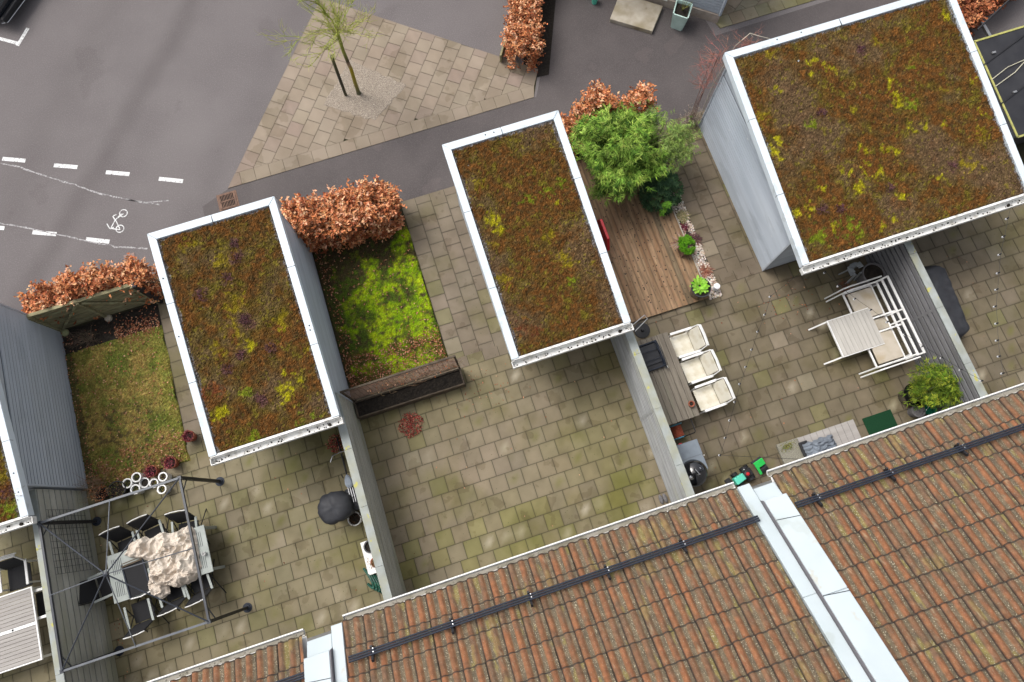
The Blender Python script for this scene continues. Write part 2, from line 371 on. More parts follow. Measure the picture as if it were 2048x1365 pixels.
# street side path
PB=[(480,370),(1060,187),(1075,140),(640,-3)]
A0=at(456,378);B0=at(1057,185);C0=at(1075,140);D0=at(641,-3)
sheet('footpath',[(-5.6,8.5),(16,8.5),(16,10.7),(9.3,10.6),(8.6,18),(5.4,18),(4.3,11.1),(3.9,A0.y+.01),(A0.x,A0.y-.01),(-5.6,A0.y-.3)],.004,M['asphalt2'])
# plaza triangle
A=(A0.x,A0.y);B=(3.83,A0.y+.02);C=(4.22,C0.y);D=(D0.x,D0.y)
sheet('plaza_bedding',[A,B,C,D],.008,M['sand'])
def col_pl(x,y):
    return jit(mixc((.31,.255,.195),(.27,.22,.165),.5+.5*ns(x,y,0,1.3)) if random.random()<.85 else (.28,.22,.175),.03)
pl=MB(); ya=A[1]
# soldier row along the bottom
sold=[A,B,(B[0]+.12,ya+.37),(A[0]+.28,ya+.37)]
slabs(pl,sold,(A[0],ya),0,size=.4,off=0,colf=col_pl,zt=.02,zb=.008,ek=.9)
ang=math.atan2(D[1]-A[1],D[0]-A[0])
up_=[(A[0]+.28,ya+.375),(B[0]+.13,ya+.375),C,D]
bed=[at(648,211),at(749,242),at(812,172),at(700,122)];bedp=[(p.x,p.y) for p in bed]
def inbed(x,y):
    x,y=cxb+(x-cxb)*1.22,cyb+(y-cyb)*1.22
    return all((bedp[(i+1)%4][0]-bedp[i][0])*(y-bedp[i][1])-(bedp[(i+1)%4][1]-bedp[i][1])*(x-bedp[i][0])>0 for i in range(4))
cxb=sum(p[0] for p in bedp)/4;cyb=sum(p[1] for p in bedp)/4
slabs(pl,up_,(A[0],ya),ang-PI,size=.4,off=.5,colf=col_pl,zt=.02,zb=.008,skip=inbed,ek=.9)
struct(pl.build('plaza_paving',M['slab_plaza']))
cxb=sum(p[0] for p in bedp)/4;cyb=sum(p[1] for p in bedp)/4
g=MB();V=[];F=[];n=46
for j in range(n+1):
    for i in range(n+1):
        u=i/n*1.04-.02+.04*ns(j*.2,3);v=j/n*1.04-.02+.04*ns(i*.2,7)
        p=(Vector((*bedp[0],0))*(1-u)+Vector((*bedp[1],0))*u)*(1-v)+(Vector((*bedp[3],0))*(1-u)+Vector((*bedp[2],0))*u)*v
        V.append((p.x,p.y,.025+.008*ns(p.x*5,p.y*5)+random.uniform(0,.008)-(.02 if (i in(0,n) or j in (0,n)) else 0)))
F=[(j*(n+1)+i,j*(n+1)+i+1,(j+1)*(n+1)+i+1,(j+1)*(n+1)+i) for j in range(n) for i in range(n)]
g.add(V,F);struct(g.build('gravel_bed',M['gravel']))
# paving at the top right
P1=at(1440,58);P2=at(1655,-6);P3=at(1500,-60);P4=at(1449,0);P5=at(1434,48)
win=[(P1.x,P1.y),(P2.x,P2.y),(P2.x-.5,P2.y+2.4),(P4.x-.1,P4.y+2),(P4.x-.02,P4.y),(P5.x,P5.y)]
sheet('corner_bedding',win,.008,M['sand'])
c=MB();a2=math.atan2(P2.y-P1.y,P2.x-P1.x)
s_=(-math.sin(a2)*.4,math.cos(a2)*.4)
slabs(c,[win[0],win[1],(win[1][0]+s_[0],win[1][1]+s_[1]),(win[0][0]+s_[0]*.9-.1,win[0][1]+s_[1]*.9)],win[0],a2,off=0,colf=lambda x,y:jit((.27,.235,.17),.14),zt=.02,zb=.008)
slabs(c,[(win[0][0]+s_[0]*.93-.1,win[0][1]+s_[1]*.93),(win[1][0]+s_[0],win[1][1]+s_[1]),win[2],win[3]],win[0],a2+.6,colf=lambda x,y:jit((.27,.235,.18),.1),zt=.02,zb=.008)
struct(c.build('corner_paving',M['slab']))
# stain streaks in the road
def blot(name,pts,wd,m,z):
    b=MB();L_=[];R_=[];P=[Vector(p) for p in pts]
    for i,p in enumerate(P):
        d=(P[min(i+1,len(P)-1)]-P[max(i-1,0)]).normalized();q=Vector((-d.y,d.x,0));ww=wd[i] if isinstance(wd,(list,tuple)) else wd
        L_.append(p+q*ww/2);R_.append(p-q*ww/2)
    V=[(p.x,p.y,z) for p in L_+R_];n=len(P)
    b.add(V,[(i,i+1,n+i+1,n+i) for i in range(n-1)][::1]);return b
# road markings
rm=MB()
def strip(p,q,wpx,mb=rm,z=.004):
    p=at(*p);q=at(*q);d=(q-p).normalized();n=Vector((-d.y,d.x,0))*wpx/2
    mb.quad(tuple((p-n)[:2])+(z,),tuple((q-n)[:2])+(z,),tuple((q+n)[:2])+(z,),tuple((p+n)[:2])+(z,))
for a_,b_ in (((5,318),(51,322)),((108,331),(155,335)),((212,345),(259,349)),((318,358),(366,363)),((65,465),(113,469)),((172,479),(219,484)),((-40,453),(9,457))): strip(a_,b_,.115)
strip((-30,70),(38,88),.1);strip((35,92),(56,57),.1,z=.0045)
struct(rm.build('road_markings',M['paint_road']))
ck=MB()
def poly_strip(pts,wd):
    P=[at(*p) for p in pts];Q=[]
    for i in range(len(P)-1):
        for k in range(6):
            p=P[i].lerp(P[i+1],k/6);Q.append(Vector((p.x+random.gauss(0,.008),p.y+random.gauss(0,.008),0)))
    Q.append(P[-1]);n=len(Q);V=[];ww=[wd*random.uniform(.4,1.3) for _ in Q]
    for sgn in (1,-1):
        for i,p in enumerate(Q):
            d=(Q[min(i+1,n-1)]-Q[max(i-1,0)]).normalized();V.append((p.x-d.y*sgn*ww[i]/2,p.y+d.x*sgn*ww[i]/2,.006))
    ck.add(V,[(n+i,n+i+1,i+1,i) for i in range(n-1)])
poly_strip([(0,327),(40,335),(100,356),(150,370),(205,389),(270,403),(320,410)],.045);poly_strip([(255,400),(300,405),(338,402)],.03)
poly_strip([(0,447),(60,458),(120,470),(175,483),(230,494),(295,498)],.04)
struct(ck.build('chalk_lines',M['chalk']))
bk=MB()
def ring(px,py,r,wd,mb):
    c=at(px,py);n=24;V=[];
    for rr in (r-wd,r):
        for k in range(n): V.append((c.x+rr*math.cos(2*PI*k/n),c.y+rr*math.sin(2*PI*k/n),.004))
    mb.add(V,[(k,k+n,(k+1)%n+n,(k+1)%n) for k in range(n)])
ring(247,427,.115,.025,bk);ring(240,458,.115,.025,bk)
def bl(p,q,wd=.025,z=.006): 
    strip(p,q,wd,bk,z)
bl((247,428),(231,440));bl((231,440),(222,457),z=.007);bl((231,440),(240,458),z=.008);bl((230,440),(226,433),z=.009);bl((224,458),(241,460),z=.010)
bl((227,432),(233,430),z=.0065);bl((220,458),(214,448),z=.0075);bl((220,459),(228,455),z=.0085);bl((231,440),(243,428),z=.005)
struct(bk.build('bicycle_symbol',M['paint_road']))

# drain grate and small manhole
def grate():
    c=at(456,402);tg=thing('drain_grate','rusty slotted street drain beside the white roof corner','drain',(c.x,c.y,0))
    f=MB();ca=math.radians(6)
    f.box(c.x-.27,c.x+.27,c.y-.24,c.y+.24,.002,.012);f.build('frame',M['rust'],tg)
    v=MB();v.box(c.x-.2,c.x+.2,c.y-.18,c.y+.18,.0125,.014);v.build('opening',M['blackhole'],tg)
    s=MB()
    for k in range(10):
        x=c.x-.18+k*.04;s.box(x-.008,x+.008,c.y-.18,c.y+.18,.0145,.022)
    s.box(c.x-.2,c.x+.2,c.y-.015,c.y+.015,.0225,.026)
    for sx in (-.21,.21): s.box(c.x+sx-.02,c.x+sx+.02,c.y-.2,c.y+.2,.0145,.026)
    for sy in (-.2,.2): s.box(c.x-.188,c.x+.188,c.y+sy-.02,c.y+sy+.02,.0145,.025)
    s.build('bars',M['rust'],tg)
grate()
c=at(260,519);tg=thing('manhole_cover','small pinkish square cover plate with a round lid in the asphalt','cover',(c.x,c.y,0))
f=MB();f.box(c.x-.14,c.x+.14,c.y-.15,c.y+.15,.002,.012);f.build('surround',mat('pink_concrete',(.3,.21,.18),(.22,.15,.13),scale=9),tg)
f=MB();f.lathe([(.1,.012),(.1,.018),(.085,.018),(.085,.014),(.05,.014),(.05,.019),(0,.019)],(c.x,c.y,0));f.build('lid',M['rust'],tg)

# ================= LAWNS =================
def patch(name,x0,x1,y0,y1,z,cell,colf,hf,m,wob=.05,parent=None,kind='structure',zf=None):
    nx=max(2,int((x1-x0)/cell));ny=max(2,int((y1-y0)/cell));V=np.zeros(((nx+1)*(ny+1),3));C=[];k=0
    for j in range(ny+1):
        for i in range(nx+1):
            x=x0+(x1-x0)*i/nx;y=y0+(y1-y0)*j/ny
            if wob and i in (0,nx): x+=wob*ns(y*3,5.1,x0)
            if wob and j in (0,ny): y+=wob*ns(x*3,2.1,y0)
            zz=(zf(x,y) if zf else z)+hf(x,y)
            if i in (0,nx) or j in (0,ny): zz=(zf(x,y) if zf else z)-.03
            else: x+=random.uniform(-.3,.3)*cell;y+=random.uniform(-.3,.3)*cell
            V[k]=(x,y,zz);k+=1;C.append(colf(x,y))
    F=[(j*(nx+1)+i,j*(nx+1)+i+1,(j+1)*(nx+1)+i+1,(j+1)*(nx+1)+i) for j in range(ny) for i in range(nx)]
    b=MB();b.add([tuple(p) for p in V],F,C);o=b.build(name,m,parent)
    if kind: o['kind']=kind
    return o
def c_l1(x,y):
    n=fbm(x,y,2.2,4);n2=fbm(x,y,.8,3,4.2);n3=fbm(x,y,7,3,2)
    c=mixc((.22,.165,.05),(.105,.12,.025),.5+n*1.1+n2*.5)
    c=mixc(c,(.09,.12,.02),max(0,(y-6.1)*.5)*(.6+n))
    if x>-7.6: c=mixc(c,(.16,.17,.03),.4)
    if n3+n2*.4<-.3 and y<5.4: c=mixc(c,(.05,.038,.02),min(.75,(-.3-n3-n2*.4)*6))
    if y<4.3 and n3>.12: c=mixc(c,(.17,.085,.04),.6)
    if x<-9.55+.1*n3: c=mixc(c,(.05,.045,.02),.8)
    return mul(jit(c,.3),1.25*random.choice((.75,1,1.25)))
patch('lawn',-9.76,-7.27,3.55,7.15,.05,.026,c_l1,lambda x,y:.02*fbm(x,y,3)+random.uniform(0,.02),M['grass'])
patch('soil_bed',-9.76,-7.25,7.05,7.8,.03,.05,lambda x,y:jit((1,1,1),.2),lambda x,y:.03*fbm(x,y,5)+random.uniform(0,.02),M['soil'])
def moss(x,y):
    n=fbm(x,y,1.9,4,9.3)
    k=1-((x+1.55)/1.05)**2-((y-5.75)/1.75)**2
    k2=1-((x+.85)/.4)**2-((y-7.0)/.8)**2
    return max(k,k2*.7)*.9+n*1.5
def c_l2(x,y):
    m=moss(x,y);n3=fbm(x,y,8,3,2);n=fbm(x,y,2.5,3,1)
    c=mixc((.07,.055,.025),(.07,.11,.015),.5+n3*1.6+(.3 if y<6.8 else -.4))
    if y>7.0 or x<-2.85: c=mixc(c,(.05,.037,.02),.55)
    if y<4.9: c=mixc(c,(.13,.055,.03),.5 if n3>-.05 else .1)
    c=mixc(c,mixc((.17,.29,.008),(.3,.39,.012),.5+n*1.3),min(.97,max(0,m*1.35+.22))*(.88+n3*1.3+random.uniform(-.15,.1)))
    return mul(jit(c,.24),random.choice((.72,1,1.15)))
patch('mossy_lawn',-3.1,-.56,4.02,7.95,.04,.026,c_l2,lambda x,y:.03*max(0,moss(x,y))+.012*fbm(x,y,3)+random.uniform(0,.018),M['grass'])
def blades(name,label,x0,x1,y0,y1,n,colf,keep,h=.05,z=.05):
    b=MB()
    for _ in range(n):
        x=random.uniform(x0,x1);y=random.uniform(y0,y1)
        if not keep(x,y): continue
        a=random.uniform(0,2*PI);l=random.uniform(.5,1.2)*h;t=random.uniform(.2,1.1);wd=.0045
        c=jit(colf(x,y),.2);dx,dy=math.cos(a),math.sin(a)
        b.add([(x-dy*wd,y+dx*wd,z),(x+dy*wd,y-dx*wd,z),(x+dx*l*t,y+dy*l*t,z+l)],[(0,1,2)],c)
    return stuff(b.build(name,M['leaf']),label,'grass')
blades('grass','short yellow-green grass of the left lawn beside the grey shed wall',-9.6,-7.3,3.6,7.1,20000,lambda x,y:mul(c_l1(x,y),1.25),lambda x,y:fbm(x,y,7,3,2)>-.25,.06,.055)
blades('moss_grass','bright lime green moss and grass in the middle lawn',-3.05,-.6,4.1,7.8,16000,lambda x,y:mul(c_l2(x,y),1.2),lambda x,y:True,.035,.05)
# fallen leaves
def leaves(name,label,spots,size=.05,cols=((.3,.11,.05),(.4,.17,.09),(.2,.06,.03),(.5,.27,.17))):
    b=MB()
    for x,y,z in spots:
        a=random.uniform(0,2*PI)
        b.leaf((x,y,z),(math.cos(a),math.sin(a),random.uniform(-.1,.35)),size*random.uniform(.6,1.3),size*random.uniform(.45,.8),jit(random.choice(cols),.25))
    return stuff(b.build(name,M['dryleaf']),label,'leaves')
S=[]
while len(S)<900:
    x=random.uniform(-9.75,-7.3);y=random.uniform(3.55,7.75)
    if y<4.3 and random.random()<.8 or random.random()<.22 or x<-9.5 and random.random()<.35: S.append((x,y,.085+random.uniform(0,.02)))
for _ in range(420): S.append((random.uniform(-8.4,-7.3),random.gauss(7.25,.17),.075))
leaves('fallen_leaves','copper coloured fallen leaves scattered over the left lawn',S)
S=[]
while len(S)<1500:
    x=random.uniform(-3.08,-.6);y=random.uniform(4.05,7.9)
    pr=.07+(.75 if y<4.8 else 0)+(.25 if x<-2.75 else 0)+(.1 if x>-1.3 and y<5.4 else 0)
    if random.random()<pr: S.append((x,y,.075+random.uniform(0,.02)))
leaves('fallen_leaves','russet fallen leaves at the foot of the mossy lawn beside the trellis planter',S)
S=[]
for _ in range(70): S.append((random.uniform(-9,13),random.uniform(-.7,3.9),.022))
for _ in range(60): S.append((random.gauss(-.1,.5),random.gauss(3.0,.35),.022))
for _ in range(50): S.append((random.gauss(8.2,.4),random.gauss(2.7,.35),.022))
for _ in range(35): S.append((random.uniform(-9.7,-9.55),random.uniform(-.8,3.2),.022))
leaves('fallen_leaves','few single orange leaves lying on the terrace slabs',S,.045)

# ================= SHEDS WITH GREEN ROOFS =================
RUST=(.14,.06,.016);OLIVE=(.1,.08,.016);PURP=(.125,.078,.048);BRN=(.075,.047,.018)
def sedum_col(sh):
    pt=sh['patches'];x0,x1,y0,y1=sh['x0'],sh['x1'],sh['y0'],sh['y1'];o=sh['seed']
    def f(x,y):
        n1=fbm(x,y,.7,4,o);n2=fbm(x,y,3.2,4,o+3);n3=fbm(x,y,11,3,o+5)
        c=mixc(RUST,OLIVE,.36+n2*1.2+n1*.8);c=mixc(c,BRN,.4+n3*1.3);c=mixc(c,PURP,min(.75,n1*1.5+n2*.6+sh['pk']))
        if n3+n2*.6>.5: c=mixc(c,(.2,.17,.014),.5)
        for (px,py,r,ty) in pt:
            d=math.hypot(x-px,y-py)/(r*.8)
            if d<2.1:
                k=((1.35-d)*.8+n3*1.9+n2*.6)*random.uniform(.35,1.15)
                if k>0:
                    if ty=='y': c=mixc(c,(.33,.3,.01),min(.9,k*1.25))
                    elif ty=='g': c=mixc(c,(.15,.2,.01),min(.85,k*1.1))
                    elif ty=='o': c=mixc(c,(.22,.17,.01),min(.8,k))
                    elif ty=='p': c=mixc(c,(.1,.045,.05) if n3>0 else (.045,.022,.025),min(.85,k*1.3))
                    elif ty=='r': c=mixc(c,(.17,.045,.02),min(.8,k))
        e=min(x-x0,x1-x,y1-y)
        if e<.05+.05*n2+.02*random.random(): 
            c=mixc(c,(.2,.2,.23) if random.random()<.45 else (.06,.055,.06),.75)
        k=random.random();k=.6+.75*k if k<.95 else 1.9
        return mul(c,k)
    return f
def shed(label,x0,x1,y0,y1,z0,z1,wall,patches,seed,pk=0.0,cell=.024,speck=False,over=.75,dents=()):
    zf=lambda y:z0+(z1-z0)*(y-y0)/(y1-y0)
    root=thing('garden_shed',label,'shed',((x0+x1)/2,(y0+y1)/2,0),'sheds with planted roofs')
    CW=.165
    # walls
    w_=MB();wx0,wx1,wy0,wy1=x0+.13,x1-.13,y0+over,y1-.06
    if wall: 
        wx0=wall.get('x0',wx0);wx1=wall.get('x1',wx1)
    hb=.105
    def side(p,q,nx,ny):
        h=0.0
        top=min(zf(p[1]),zf(q[1]))-.16
        while h<top:
            h2=min(h+hb,top)
            a=(p[0]+nx*.016,p[1]+ny*.016,h);b=(q[0]+nx*.016,q[1]+ny*.016,h);c=(q[0],q[1],h2);d=(p[0],p[1],h2)
            m1,m2=(c[0]+nx*.003,c[1]+ny*.003,h2-.02),(d[0]+nx*.003,d[1]+ny*.003,h2-.036);k_=random.uniform(.94,1.05)
            w_.add([a,b,m1,m2],[(0,1,2,3)],(k_,k_,k_));w_.add([m2,m1,(c[0]-nx*.006,c[1]-ny*.006,h2-.03),(d[0]-nx*.006,d[1]-ny*.006,h2-.03),c,d],[(0,1,2,3),(3,2,4,5)],(.34,.34,.35))  # groove strip darkened in vertex colour to draw the shadow under each lap
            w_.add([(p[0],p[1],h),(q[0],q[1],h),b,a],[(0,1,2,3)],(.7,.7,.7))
            h=h2
        hi=(zf(p[1])-.12,zf(q[1])-.12)
        w_.add([(p[0],p[1],top),(q[0],q[1],top),(q[0],q[1],hi[1]),(p[0],p[1],hi[0])],[(0,1,2,3)])
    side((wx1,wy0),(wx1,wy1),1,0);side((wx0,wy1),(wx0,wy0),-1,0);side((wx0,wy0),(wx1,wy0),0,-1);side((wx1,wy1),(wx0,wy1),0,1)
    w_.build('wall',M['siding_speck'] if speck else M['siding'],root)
    tr=MB()
    for xx,yy in ((wx0,wy0),(wx1,wy0),(wx0,wy1),(wx1,wy1)): tr.box(xx-.022,xx+.022,yy-.022,yy+.022,0,zf(yy)-.18)
    tr.each('corner_trim',M['siding'],root)
    # roof slab with soffit
    s=MB()
    s.add([(x0+.03,y0+.03,z0-.2),(x1-.03,y0+.03,z0-.2),(x1-.03,y1-.03,z1-.2),(x0+.03,y1-.03,z1-.2),
           (x0+.03,y0+.03,z0-.08),(x1-.03,y0+.03,z0-.08),(x1-.03,y1-.03,z1-.08),(x0+.03,y1-.03,z1-.08)],
          [(0,3,2,1),(4,5,6,7),(0,1,5,4),(1,2,6,5),(2,3,7,6),(3,0,4,7)]);s.build('roof_deck',M['siding'],root)
    # capping: mitred, three sides
    cp=MB()
    def bar(P):   # four plan corners
        lo=[(p[0],p[1],zf(p[1])-.19) for p in P];hi=[(p[0],p[1],zf(p[1])) for p in P]
        cp.add(lo+hi,[(3,2,1,0),(4,5,6,7),(0,1,5,4),(1,2,6,5),(2,3,7,6),(3,0,4,7)])
    gp=.004
    bar([(x0,y0+.06),(x0+CW,y0+.06),(x0+CW,y1-CW-gp),(x0,y1-gp)])
    bar([(x1-CW,y0+.06),(x1,y0+.06),(x1,y1-gp),(x1-CW,y1-CW-gp)])
    bar([(x0+gp,y1),(x0+CW+gp,y1-CW),(x1-CW-gp,y1-CW),(x1-gp,y1)])
    cp.each('capping',M['white_metal'],root,bevel=.006)
    sm=MB()
    for fr in (.33,.68):
        yy=y0+(y1-y0)*fr
        for xx in (x0-.002,x1-CW-.002): sm.box(xx,xx+CW+.004,yy-.004,yy+.004,zf(yy)-.1,zf(yy)+.004)
    xm=x0+(x1-x0)*.5;sm.box(xm-.004,xm+.004,y1-CW-.002,y1+.002,z1-.12,z1+.002)
    for (a,b) in dents: sm.lathe([(.016,0),(.016,.008),(0,.012)],(a,b,zf(b)),8)
    sm.each('seam',M['slate'],root)
    # gutter
    gt=MB();gy=y0-.04
    gt.box(x0-.02,x1+.02,gy-.075,gy-.06,z0-.19,z0-.06);gt.box(x0-.02,x1+.02,gy-.06,gy+.06,z0-.19,z0-.175)
    gt.box(x0-.02,x1+.02,gy+.06,gy+.07,z0-.19,z0-.05);gt.box(x0-.02,x0-.005,gy-.06,gy+.06,z0-.175,z0-.06);gt.box(x1+.005,x1+.02,gy-.06,gy+.06,z0-.175,z0-.06)
    gt.build('gutter',M['whitedirty'],root)
    fl=MB();fl.box(x0+.02,x1-.02,y0+.035,y0+.085,z0-.06,z0-.012);fl.build('drip_edge',M['whitedirty'],root)
    db=MB()
    for k in range(int((x1-x0)*16)):
        xx=random.uniform(x0,x1);db.lathe([(random.uniform(.008,.024),0),(.005,.02)],(xx,gy+random.uniform(-.045,.045),z0-.176),6)
    xx=x0+(x1-x0)*.9;db.lathe([(.035,.0),(.035,.03),(0,.03)],(xx,gy,z0-.17),12)
    db.build('gutter_litter',M['soil'],root)['kind']='stuff'
    sh=dict(x0=x0+.15,x1=x1-.15,y0=y0+.1,y1=y1-.15,seed=seed,pk=pk)
    sh['patches']=[]
    for (px,py,r,ty) in patches:
        z=(z0+z1)/2
        for _ in range(4): q=at(px,py,z);z=zf(q.y)
        sh['patches'].append((q.x,q.y,r*.0103,ty))
    o=patch('planted_roof',x0+CW-.01,x1-CW+.01,y0+.085,y1-CW+.01,0,cell,sedum_col(sh),lambda x,y:.035+.035*fbm(x,y,6,3,seed)+random.uniform(-.012,.014),M['sedum'],wob=0,parent=root,kind=None,zf=lambda x,y:zf(y)-.075)
    v=np.array([tuple(q.co) for q in o.data.vertices],dtype=np.float32)
    # spiky tufts
    tb=MB();cf=sedum_col(sh)
    for _ in range(int((x1-x0)*(y1-y0)*330)):
        x=random.uniform(x0+CW-.03,x1-CW+.03);y=random.uniform(y0+.1,y1-CW+.03);c=mul(cf(min(max(x,x0+.3),x1-.3),min(y,y1-.3)),1.15)
        zz=zf(y)-.03;a=random.uniform(0,2*PI)
        for k in range(2):
            a+=random.uniform(1,2.5);tb.leaf((x,y,zz),(math.cos(a),math.sin(a),random.uniform(.3,1.6)),random.uniform(.02,.05),.012,c)
    for (px,py,r,ty) in sh['patches']:
        if ty in 'p':
            for _ in range(60):
                a=random.uniform(0,2*PI);d=random.uniform(0,r);tb.leaf((px+math.cos(a)*d,py+math.sin(a)*d,zf(py)-.02),(math.cos(a),math.sin(a),random.uniform(.2,1.3)),.05,.016,jit((.11,.05,.055),.5))
    tb.build('sedum_tufts',M['leaf'],root)['kind']='stuff'
    return root
P1_=[(437,825,13,'y'),(568,775,12,'y'),(578,800,14,'y'),(568,747,7,'y'),(570,790,13,'y'),(490,785,13,'g'),(562,660,9,'y'),(500,690,9,'y'),(625,830,11,'g'),(600,838,10,'g'),(512,873,10,'g'),(585,742,6,'y'),(600,758,6,'y'),
 (370,490,14,'o'),(445,520,16,'o'),(470,610,22,'o'),(470,660,24,'o'),(440,700,18,'o'),(560,640,14,'o'),(400,590,12,'p'),(470,515,12,'p'),(468,487,9,'p'),(490,645,14,'p'),(455,738,10,'p'),(520,797,13,'p'),(540,697,11,'p'),(486,638,9,'p'),(452,556,11,'p'),(400,795,14,'r'),(430,780,14,'r'),(480,710,9,'p'),(620,700,10,'o')]
shed('narrow green-roofed shed standing between the left lawn and the mossy lawn',-5.84,-3.02,2.93,7.94,2.4,3.1,None,P1_,1.3,-.28,dents=((-5.76,6.9),(-5.77,5.6),(-3.09,5.0),(-3.1,4.9)))
P2_=[(985,440,14,'y'),(1000,462,11,'y'),(987,490,8,'o'),(1175,433,8,'y'),(1058,398,12,'g'),(1095,380,11,'g'),(1123,364,9,'g'),(1042,408,6,'g'),(1020,570,6,'y'),(1115,405,5,'y'),(1100,470,14,'o'),(1190,530,10,'o'),(1140,560,9,'g'),(1045,655,14,'r'),(1070,660,12,'r'),(1160,330,16,'o'),(1010,560,16,'o'),(1130,520,20,'o'),(960,370,12,'o')]
shed('narrow green-roofed shed in the middle, between the slab path and the wooden deck',.81,3.54,2.93,7.97,2.4,3.1,None,P2_,5.1,.08,dents=((1.8,7.9),(2.0,7.9)))
P3_=[(1625,118,11,'y'),(1662,138,10,'y'),(1648,125,8,'y'),(1625,145,6,'y'),(1785,160,8,'y'),(1787,185,11,'y'),(1800,200,12,'y'),(1825,205,13,'g'),(1952,158,10,'y'),(1560,282,10,'y'),(1549,300,10,'y'),(1562,316,7,'y'),(1730,300,10,'y'),(1773,298,9,'y'),(1798,300,9,'y'),(1827,253,8,'y'),(1853,253,8,'y'),(1891,248,7,'y'),(1684,340,10,'y'),(1704,343,7,'y'),(1731,342,9,'y'),(1757,343,12,'y'),(1724,374,13,'y'),(1805,388,11,'y'),(1647,377,9,'y'),(1620,416,12,'y'),(1669,456,9,'y'),(1766,452,9,'y'),(1790,440,10,'y'),(1600,425,8,'y'),(1682,407,9,'o'),(1708,218,7,'y'),(1620,245,12,'g'),(1895,30,11,'y'),(1825,133,7,'g'),(1763,90,5,'g'),(1733,325,8,'y'),(1900,235,7,'o'),(1965,222,7,'y'),(1880,355,8,'y'),(1907,331,10,'p'),(1645,418,12,'p'),(1683,416,10,'p'),(1645,225,10,'p'),(1722,95,12,'p'),(1780,375,8,'p'),(1540,110,18,'o'),(1520,230,20,'o'),(1755,80,12,'o'),(1700,455,22,'g'),(1640,470,18,'g'),(1960,265,16,'o'),(1940,330,22,'o'),(1890,180,10,'o'),(1560,180,8,'y')]
shed('wide green-roofed shed at the top right with bright yellow moss spots',7.62,13.32,2.96,8.16,2.35,3.1,dict(x0=7.83),P3_,8.7,.05,cell=.027,speck=True,dents=((9.5,8.1),(8.9,8.1)))
shed('green-roofed shed cut off by the left edge, with its broad grey side wall showing',-12.4,-9.62,2.93,7.94,2.4,3.1,None,[(15,980,30,'p'),(20,1020,20,'g'),(10,950,20,'o')],12.2,-.1,dents=((-9.7,3.9),(-9.7,3.5)))

# ================= BOARD FENCES =================
def bfence(label,x0,x1,y0,y1,z,m,mc,nb=9,capo=.0,gapb=.036):
    root=thing('board_fence',label,'fence',((x0+x1)/2,(y0+y1)/2,0))
    b=MB();h=(z-.04)/nb
    for k in range(nb):
        for sx in (x0,x1-.025): kk=random.uniform(.88,1.08);b.box(sx,sx+.025,y0,y1,.03+k*h,.03+(k+1)*h-gapb,(kk,kk,kk))
    b.build('boards',m,root)
    c=MB();c.box(x0+.03,x1-.03,y0+.01,y1-.01,.0,z-.03);c.col=None;c.build('core',M['black'],root)
    c=MB();n=4;L_=(y1-y0)/n
    for k in range(n): c.box(x0-capo,x1+capo,y0+k*L_+.002,y0+(k+1)*L_-.002,z-.02+.001*(k%2),z+.012)
    c.each('capping',mc,root,bevel=.004)
    p=MB()
    n=3
    for k in range(n):
        yy=y0+.1+(y1-y0-.2)*k/(n-1)
        p.box(x0-.004,x0+.0,yy-.03,yy+.03,0.02,z-.05)
    p.each('post',m,root)
    return root
bfence('grey board fence behind the metal pergola, left of its table',-9.97,-9.8,-1.5,3.62,1.8,M['fence_olive'],M['cap_fence'],9)
bfence('grey board fence between the parked bicycle and the empty middle terrace',-3.24,-3.08,-1.5,3.62,1.76,M['fence_olive'],M['cap_fence'],9,.012)
bfence('grey board fence left of the wooden table and the kettle barbecue',3.47,3.64,-1.5,3.66,1.78,M['fence_grey'],M['cap_fence'],12,.01)
bfence('dark grey slatted fence behind the white sofa bench',10.45,10.63,-1.5,4.0,1.66,M['fence_dark'],M['cap_fence'],9,.0,gapb=.055)

